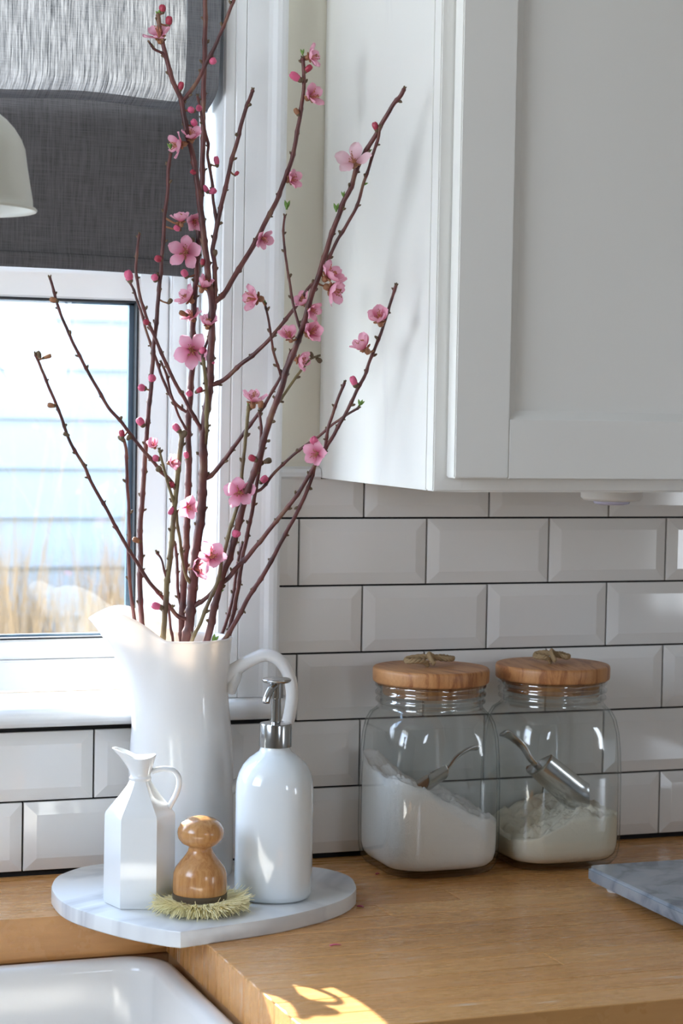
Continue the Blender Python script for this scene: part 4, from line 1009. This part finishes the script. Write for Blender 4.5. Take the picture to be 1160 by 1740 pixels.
D = main('slim blossom branch standing in the spout with a green leaf tip before the shade', [(244, 1085), (240, 1046), (238, 990), (239, 945), (238, 909), (240, 868), (243, 826), (246, 785), (249, 743), (252, 702), (257, 650), (259, 614), (263, 567), (266, 539), (270, 491), (274, 453), (277, 415), (279, 368), (282, 349), (285, 322), (286, 294), (290, 262)], -0.100, -0.110, 3.0 * mm, 1.6 * mm, seed=23)
E_ = main('short thin blossom branch at the very edge of the spout', [(236, 1078), (231, 1065), (226, 1034), (221, 1001), (219, 967), (219, 934), (219, 909), (218, 868), (216, 826), (215, 785), (214, 764), (210, 748)], -0.080, -0.085, 1.9 * mm, 1.5 * mm, seed=24)
Q = main('dark blossom branch reaching highest in front of the white cabinet side', [(347, 1106), (350, 1095), (357, 1068), (366, 1023), (379, 974), (391, 945), (400, 911), (406, 886), (414, 855), (425, 821), (438, 785), (443, 769), (450, 743), (456, 722), (465, 695), (477, 663), (485, 634), (497, 605), (509, 572), (518, 543), (524, 517), (532, 492), (539, 474), (544, 458), (553, 431), (566, 391), (581, 348), (595, 319), (606, 286), (624, 253), (639, 228), (653, 203), (668, 177), (679, 164), (686, 151)], -0.105, -0.315, 4.2 * mm, 1.8 * mm, seed=25, ex=1.15)
side(Q, [(553, 440), (559, 438), (570, 413), (588, 384), (606, 348), (621, 300), (632, 268), (642, 235), (645, 218)], -0.30, 1.5 * mm, 1.3 * mm, seed=26)
side(Q, [(509, 565), (505, 543), (496, 508), (490, 470), (485, 431), (481, 398), (484, 368)], -0.19, 1.3 * mm, 1.0 * mm, seed=27)
side(Q, [(466, 697), (477, 678), (488, 663), (506, 637), (526, 611), (540, 605)], -0.18, 1.4 * mm, 1.1 * mm, 'bark_olive', seed=28)
side(Q, [(443, 775), (443, 748), (443, 725), (441, 700)], -0.15, 1.5 * mm, 1.3 * mm, seed=29)
W1 = main('reddish blossom branch beside the handle, leaning toward the cabinet', [(386, 1103), (389, 1075), (397, 1040), (406, 990), (413, 945), (419, 912), (422, 898), (428, 867), (435, 831), (440, 795), (446, 764), (456, 725), (463, 705)], -0.078, -0.165, 2.6 * mm, 1.6 * mm, seed=30)
side(W1, [(437, 835), (445, 829), (469, 800), (497, 774), (520, 756), (541, 741), (567, 720), (588, 705), (608, 694)], -0.205, 1.5 * mm, 1.1 * mm, seed=31)
W2 = main('short blossom branch crossing behind the reddish one near the handle', [(366, 1102), (377, 1075), (388, 1046), (396, 1012), (401, 974), (404, 955), (412, 925)], -0.065, -0.070, 2.2 * mm, 1.5 * mm, seed=32)
Yb = main('olive blossom branch with one open flower halfway, near the casing', [(323, 1104), (341, 1057), (357, 1017), (370, 985), (377, 951), (385, 922), (391, 899), (399, 873), (406, 847), (412, 795), (416, 756), (419, 725), (422, 690)], -0.122, -0.155, 2.1 * mm, 1.6 * mm, 'bark_olive', seed=33)
Z1 = main('thin bare branch tucked between the spout branches and the thickest one', [(304, 1090), (303, 1068), (298, 1043), (291, 1001), (288, 975)] if False else [(294, 1102), (290, 1068), (286, 1030), (286, 1010)], -0.070, -0.072, 1.7 * mm, 1.2 * mm, seed=34)
side(A, [(308, 1040), (303, 1010), (301, 978), (300, 950), (298, 925)], -0.068, 1.6 * mm, 1.3 * mm, seed=35)
side(B1, [(322, 1000), (316, 978), (310, 945), (305, 915), (301, 890), (300, 870)], -0.115, 1.6 * mm, 1.3 * mm, 'bark_olive', seed=36)

# petals (shared meshes)
def petal_mesh(name, ln, wd, cup, m, curl):
    nu, nv = 7, 6; vs = []; fs = []
    for i in range(nu + 1):
        u = i / nu; w = wd * (math.sin(math.pi * min(1, (u * 0.86 + 0.06))) ** 0.75) * (0.75 + 0.45 * u)
        if i == 0: w = wd * 0.12
        for j in range(nv + 1):
            v = j / nv * 2 - 1
            x = ln * u * (1 - 0.10 * v * v * u) - (0.0006 if (abs(v) < 0.2 and i == nu) else 0)
            vs.append((x, w * v, cup * (u * u) * 0.6 + cup * 0.55 * v * v * (0.4 + u) * 0.6 + curl * math.sin(3 * v + u * 4) * u))
    for i in range(nu):
        for j in range(nv): fs.append((i * (nv + 1) + j, i * (nv + 1) + j + 1, (i + 1) * (nv + 1) + j + 1, (i + 1) * (nv + 1) + j))
    me = bpy.data.meshes.new(name); me.from_pydata(vs, [], fs); me.materials.append(m)
    me.polygons.foreach_set('use_smooth', [True] * len(fs)); return me
PM = [petal_mesh('petal', 0.0122, 0.0050, 0.0030, M['petal'], 0.0004), petal_mesh('petal', 0.0118, 0.0054, 0.0042, M['petal'], -0.0005), petal_mesh('petal', 0.0125, 0.0047, 0.0020, M['petal'], 0.0006)]
PP = [petal_mesh('petal', 0.0130, 0.0048, 0.0022, M['petal_pale'], 0.0005)]
fr_ = random.Random(21)
def centre_mesh(seed):
    q = random.Random(seed); g = G()
    g.lathe([(0.0008, -0.0060), (0.0022, -0.0052), (0.0026, -0.003), (0.0022, -0.0005), (0.0018, 0.0)], 10, mi=0)
    for k in range(5):
        a = 2 * math.pi * k / 5 + 0.6; g.blob((0.0033 * math.cos(a), 0.0033 * math.sin(a), -0.0006), (math.cos(a), math.sin(a), 0.3), 0.0024, 0.0011, 6, 4, mi=0)
    for k in range(16):
        a = q.uniform(0, 6.28); s_ = q.uniform(0.15, 0.55); h = q.uniform(0.0050, 0.0085)
        e = (h * s_ * math.cos(a), h * s_ * math.sin(a), h)
        g.tube([(0.0008 * math.cos(a), 0.0008 * math.sin(a), 0), e], [0.00022, 0.00018], 4, mi=1, cap=False); g.blob(e, (0, 0, 1), 0.00055, 0.00045, 5, 4, mi=2)
    return g
cm = []
for k in range(2):
    o = centre_mesh(k).obj('tmp', M['calyx'], None, True, [M['stamen'], M['anther']]); cm.append(o.data); bpy.data.objects.remove(o)
def attach(px, back=None):
    "nearest shoot sample to the pixel"
    best = min(NODE, key=lambda n: (project(n[0])[0] - px[0]) ** 2 + (project(n[0])[1] - px[1]) ** 2 + 0.0 * n[1]); return best
def cam_dir(d): return (RT * d[0] + UP * d[1] - FW * d[2]).normalized()
def stalk(a, b, ra, t):
    g = G(); o_ = Vector(t.location); mid = a.lerp(b, 0.5) + Vector((0, 0, -0.0006)); g.tube([a - o_, mid - o_, b - o_], [ra * 1.3, ra, ra * 1.1], 7); return g.obj('flower_stalk', M['calyx'], t, True)
def blossom(px, d, size=1.0, opening=1.15, np_=5, pale=False, skip=()):
    "d: facing direction as (right, up, toward the viewer); opening: angle of the petals off the axis"
    nd = attach(px); t = nd[2]; dr = cam_dir(d)
    depth = nd[0].y - 0.004 - (0.006 if d[2] > 0.6 else 0.0)
    c = at(px[0], px[1], depth)
    ax = dr; ux = ax.orthogonal().normalized(); q = Matrix(((1, 0, 0), (0, 1, 0), (0, 0, 1)))
    ux = (RT - ax * RT.dot(ax)).normalized() if abs(RT.dot(ax)) < 0.9 else (UP - ax * UP.dot(ax)).normalized()
    uy = ax.cross(ux)
    rot = fr_.uniform(0, 1.25)
    # flower base sits behind the visual centre
    c = c - ax * 0.003 * size
    Mx = Matrix(((ux.x, uy.x, ax.x, c.x - t.location.x), (ux.y, uy.y, ax.y, c.y - t.location.y), (ux.z, uy.z, ax.z, c.z - t.location.z), (0, 0, 0, 1)))
    Mx = Mx @ Matrix.Rotation(rot, 4, 'Z') @ Matrix.Scale(size * 1.3, 4)
    bo_ = link('blossom', cm[fr_.randrange(2)], t, Mx)
    if pale: bo_['label'] = 'pale open blossom'
    for k in range(np_):
        if k in skip: continue
        el = math.pi / 2 - opening * fr_.uniform(0.88, 1.1)
        me_ = fr_.choice(PP if pale else PM)
        pmx = Matrix.Rotation(2 * math.pi * k / 5 + fr_.uniform(-.12, .12), 4, 'Z') @ Matrix.Translation((0.0014, 0, 0.0)) @ Matrix.Rotation(-el, 4, 'Y') @ Matrix.Rotation(fr_.uniform(-.25, .25), 4, 'X') @ Matrix.Scale(fr_.uniform(0.92, 1.06), 4)
        link('petal', me_, bo_, pmx)
    base = c - ax * 0.0055 * size
    if (base - nd[0]).length > 0.003: stalk(nd[0], base, 0.0010, t)
Fr = (0, 0, 1)
for a_ in [((315, 428), (-.1, .05, 1), 1.12, 1.35), ((326, 596), (0, -.05, 1), 1.2, 1.4), ((407, 836), (.05, .1, 1), 1.05, 1.4), ((325, 231), (.1, .75, .6), .85, 1.0), ((302, 245), (-.8, -.1, .45), .95, 1.2),
           ((270, 58), (-.1, .75, .55), 1.0, 1.25), ((307, 373), (-.1, .95, .2), .75, 1.0), ((330, 376), (.25, -.35, .7), .85, .9), ((346, 484), (.35, .8, .3), .85, .75), ((318, 506), (-.6, .4, .5), .9, 1.1),
           ((325, 536), (-.3, .7, .5), .8, 1.3), ((353, 548), (.15, .85, .5), .75, 1.05), ((530, 96), (.9, .15, .35), .85, 1.2), ((531, 163), (.7, .2, .65), .95, 1.15), ((496, 305), (.7, .1, .6), .8, 1.0),
           ((447, 406), (.3, -.2, .3), .75, 1.3), ((560, 466), (.6, .55, .45), 1.0, 1.1), ((567, 492), (.85, -.35, .35), 1.1, 1.2), ((530, 527), (.6, -.45, .5), .75, 1.0), ((516, 512), (-.4, .4, .4), .8, .9),
           ((431, 506), (-.85, .1, .4), 1.05, 1.15), ((491, 570), (-.25, .75, .6), .8, 1.0), ((528, 565), (.5, .25, .8), .9, .9), ((511, 612), (.8, -.2, .4), .8, 1.0), ((430, 678), (.05, .95, .3), .95, 1.1),
           ((644, 541), (-.2, .65, .65), .95, .85), ((617, 588), (-.6, .75, .3), .95, .85), ((537, 771), (-.35, -.1, .9), .9, 1.25), ((320, 862), (.3, -.2, .9), .85, 1.2), ((360, 945), (.3, .35, .8), 1.05, 1.25),
           ((334, 966), (.8, .1, .4), .95, 1.0), ((261, 756), (-.2, .6, .7), .55, .9), ((292, 785), (.7, .2, .5), .6, 1.1)]:
    blossom(*a_)
blossom((601, 273), (-.1, .25, .8), 1.05, 1.3, 5, True, (4,))
def bud(px, d, rl, rr, m='bud', part='flower_bud'):
    nd = attach(px); t = nd[2]; c = at(px[0], px[1], nd[0].y - 0.001); ax = cam_dir(d); o_ = Vector(t.location)
    g = G(); g.blob(c - o_, ax, rl, rr, 12, 8, 0)
    sd = ax.orthogonal().normalized()
    g.blob(c - o_ - ax * rl * 0.75, ax, rl * 0.6, rr * 0.78, 10, 6, 1)
    for k in range(3):
        v_ = Matrix.Rotation(k * 2.1, 3, ax) @ sd; g.blob(c - o_ + v_ * rr * 0.22 + ax * rl * .15, (ax + v_ * .15), rl * 0.92, rr * 0.86, 9, 6, 0)
    g.obj(part, M[m], t, True, [M['spur']])
    base = c - ax * rl
    if (base - nd[0]).length > 0.0025: stalk(nd[0], base, 0.0009, t)
for px, d, a, b, m_ in [((276, 15), (.1, 1, .2), 4.2, 3.6, 'bud_red'), ((287, 36), (.2, .9, .2), 5, 3.6, 'bud_red'), ((307, 147), (.3, .9, .1), 4.8, 3.0, 'bud_red'), ((361, 104), (.8, .2, .4), 3.8, 3.6, 'bud'),
                        ((325, 187), (-.8, .2, .4), 3.8, 3.4, 'bud'), ((338, 184), (0, .3, 1), 3.6, 3.3, 'bud'), ((330, 209), (-.3, .5, .7), 4.2, 3.4, 'bud'), ((368, 274), (-.1, 1, .1), 5.0, 2.8, 'bud'), ((361, 325), (.6, .1, .6), 4.4, 3.4, 'bud'), ((349, 321), (-.6, .8, .1), 4.6, 3.0, 'bud'),
                        ((329, 293), (-.6, .2, .5), 3.8, 2.6, 'bud_red'), ((301, 388), (-.7, .3, .4), 3.8, 3.2, 'bud'), ((269, 440), (-.7, .2, .5), 4.0, 3.6, 'bud_red'), ((263, 472), (-.2, .9, .3), 3.8, 3.6, 'bud'), ((219, 469), (-.2, .9, .3), 6.0, 4.4, 'bud'), ((314, 465), (-.4, .7, .3), 4.6, 3.6, 'bud'),
                        ((344, 446), (.2, .9, .1), 3.8, 2.4, 'bud_red'), ((249, 548), (-.7, .3, .2), 3.6, 3.0, 'bud_red'), ((258, 642), (.2, -.6, .4), 4.2, 4.0, 'bud'), ((241, 659), (-.8, .2, .3), 4.0, 3.8, 'bud'), ((239, 717), (-.5, .8, .1), 5.0, 4.0, 'bud'), ((322, 669), (-.2, .6, .7), 4.2, 3.6, 'bud'), ((338, 663), (.7, .5, .1), 4.0, 2.6, 'bud_red'),
                        ((300, 727), (-.5, .8, .1), 4.6, 3.6, 'bud'), ((312, 738), (.5, .8, .1), 4.2, 3.4, 'spur'), ((207, 737), (-.1, 1, .1), 4.2, 3.0, 'bud_red'), ((206, 744), (-.5, .7, .1), 3.8, 3.2, 'spur'), ((219, 743), (.5, .7, .1), 2.8, 2.6, 'spur'), ((265, 779), (-.8, .2, .1), 3.8, 3.6, 'bud'), ((291, 824), (.1, .3, .8), 3.8, 3.4, 'bud_red'), ((270, 797), (-.3, .3, .8), 3.4, 3.4, 'spur'),
                        ((317, 774), (-.2, .8, .1), 4.4, 2.8, 'bud'), ((291, 867), (-.4, -.7, .2), 4.8, 2.8, 'bud'), ((232, 918), (-.8, .3, .2), 4.4, 2.8, 'calyx'), ((266, 1030), (-.95, .25, .1), 5.4, 3.8, 'bud'), ((401, 906), (.2, -.3, .6), 4.4, 4.6, 'bud'), ((448, 815), (.7, .6, .1), 4.8, 3.6, 'bud'), ((429, 779), (-.8, .4, .1), 4.4, 3.4, 'bud_red'), ((455, 783), (.9, .3, .2), 3.8, 3.2, 'spur'),
                        ((601, 648), (-.3, .9, .1), 5.4, 3.4, 'bud'), ((638, 215), (-.3, .9, .1), 4.4, 3.0, 'bud_red'), ((502, 131), (-.75, .45, .1), 6.6, 4.2, 'bud'), ((523, 117), (.7, .6, .1), 5.0, 3.2, 'bud_red'), ((504, 190), (-.4, .8, .1), 4.0, 2.6, 'calyx'), ((534, 750), (-.2, .7, .6), 5.2, 4.4, 'bud'), ((542, 612), (.5, -.4, .1), 3.2, 2.6, 'spur'), ((529, 603), (-.4, .8, .1), 3.4, 2.2, 'spur'),
                        ((402, 295), (.6, .5, .2), 2.8, 2.0, 'bud_red'), ((443, 688), (.1, .9, .2), 4.4, 3.2, 'calyx'), ((80, 606), (.9, .3, .2), 4.4, 2.2, 'calyx'), ((66, 602), (-.3, .9, .2), 3.4, 2.4, 'spur'), ((91, 510), (-.8, .2, .2), 4.0, 2.8, 'calyx'), ((87, 689), (-.8, .1, .2), 3.8, 2.6, 'calyx'), ((112, 738), (-.8, .3, .2), 3.0, 2.2, 'spur'), ((344, 596), (.6, .5, .4), 4.0, 3.6, 'bud'),
                        ((360, 617), (.4, .4, .4), 2.8, 2.4, 'bud'), ((311, 533), (-.8, .3, .1), 4.4, 2.8, 'calyx'), ((365, 430), (.2, .9, .3), 3.6, 2.8, 'spur'), ((326, 410), (.2, .9, .3), 4.0, 3.2, 'spur'), ((289, 512), (.6, .6, .2), 3.0, 2.4, 'spur') ]:
    bud(px, d, a * mm, b * mm, m_)
# young leaves
def leaf(px, d, ln=0.007, n=2):
    nd = attach(px); t = nd[2]; o_ = Vector(t.location); ax0 = cam_dir(d)
    for k in range(n):
        ax = (ax0 + RT * (k - (n - 1) / 2) * 0.7).normalized(); w_ = ax.cross(FW).normalized(); c = nd[0] if k == 0 and n == 1 else at(px[0], px[1], nd[0].y - 0.001)
        g = G(); pts = []; 
        prof_ = [(0, .25), (.25, .8), (.5, 1), (.75, .7), (1, .05)]
        vs = []
        for u, w2 in prof_:
            p_ = c + ax * ln * (u - 0.2) - FW * 0.0012 * math.sin(u * 2.4) - o_; ww = ln * 0.17 * w2
            vs += [p_ - w_ * ww, p_ - FW * ww * -0.5, p_ + w_ * ww, p_ + FW * 0.0002 + FW * ww * .5]
        fs = []
        for i in range(4):
            for q_ in range(4): fs.append((i * 4 + q_, i * 4 + (q_ + 1) % 4, i * 4 + 4 + (q_ + 1) % 4, i * 4 + 4 + q_))
        me_obj('leaf', vs, fs, M['leafg'], t, True)
for px, d, ln, n in [((290, 252), (0, 1, .1), .008, 3), ((514, 92), (-.1, 1, .1), .007, 2), ((487, 353), (.1, 1, .1), .010, 2), ((529, 500), (.35, .9, .1), .013, 1), ((526, 505), (.1, .95, .1), .010, 1), ((518, 590), (.35, .9, .1), .011, 1), ((449, 500), (-.1, 1, .1), .008, 1), ((543, 437), (0, 1, .1), .008, 1),
                     ((571, 357), (0, 1, .1), .009, 2), ((583, 333), (-.1, 1, .1), .006, 2), ((625, 262), (.9, .4, .1), .010, 1), ((611, 312), (.9, .3, .1), .007, 1), ((562, 407), (.2, .9, .1), .007, 1), ((611, 688), (.4, .7, .1), .008, 3), ((419, 690), (-.2, .9, .1), .007, 1), ((401, 896), (0, 1, .1), .006, 1), ((372, 1008), (.8, .4, .1), .009, 1), ((362, 1090), (.5, .8, .1), .011, 2),
                     ((258, 82), (-.5, .9, .1), .008, 1), ((262, 20), (-.5, .8, .1), .006, 1), ((290, 20), (.3, .9, .1), .008, 1), ((281, 365), (.3, .9, .1), .006, 1), ((280, 440), (.3, .9, .1), .007, 1), ((686, 150), (.3, .9, .1), .004, 1), ((352, 268), (0, .9, .1), .006, 1), ((345, 337), (0, .9, .1), .006, 1)]:
    leaf(px, d, ln, n)

# ------------------------------------------------------------------ fallen bits on the counter
def crumb(px, label, ln, w, m, rz, curl=0.001):
    p = atz(px[0], px[1], 0.0012)
    g = G(); g.tube([Vector((-ln / 2, 0, 0)), Vector((-ln / 6, curl, curl * .3)), Vector((ln / 6, curl, curl * .3)), Vector((ln / 2, 0, 0))], [(w * .5, w), (w * .7, w), (w * .6, w), (w * .2, w * .5)], 8, flat=(0, 0, 1))
    o = g.obj('fallen_petal', M[m], None, True); o.location = (p.x, p.y, w * 0.72); o.rotation_euler = (0, 0, rz); tag(o, label, 'petal')
crumb((570, 1605), 'curled crimson petal lying alone in front of the marble board', 0.011, 0.0011, 'bud', -0.1)
crumb((612, 1540), 'tiny mauve petal touching the rounded end of the marble board', 0.008, 0.0013, 'petal', -0.9)
crumb((642, 1484), 'tiny red petal speck at the foot of the fuller canister', 0.005, 0.0012, 'bud_red', 0.2)
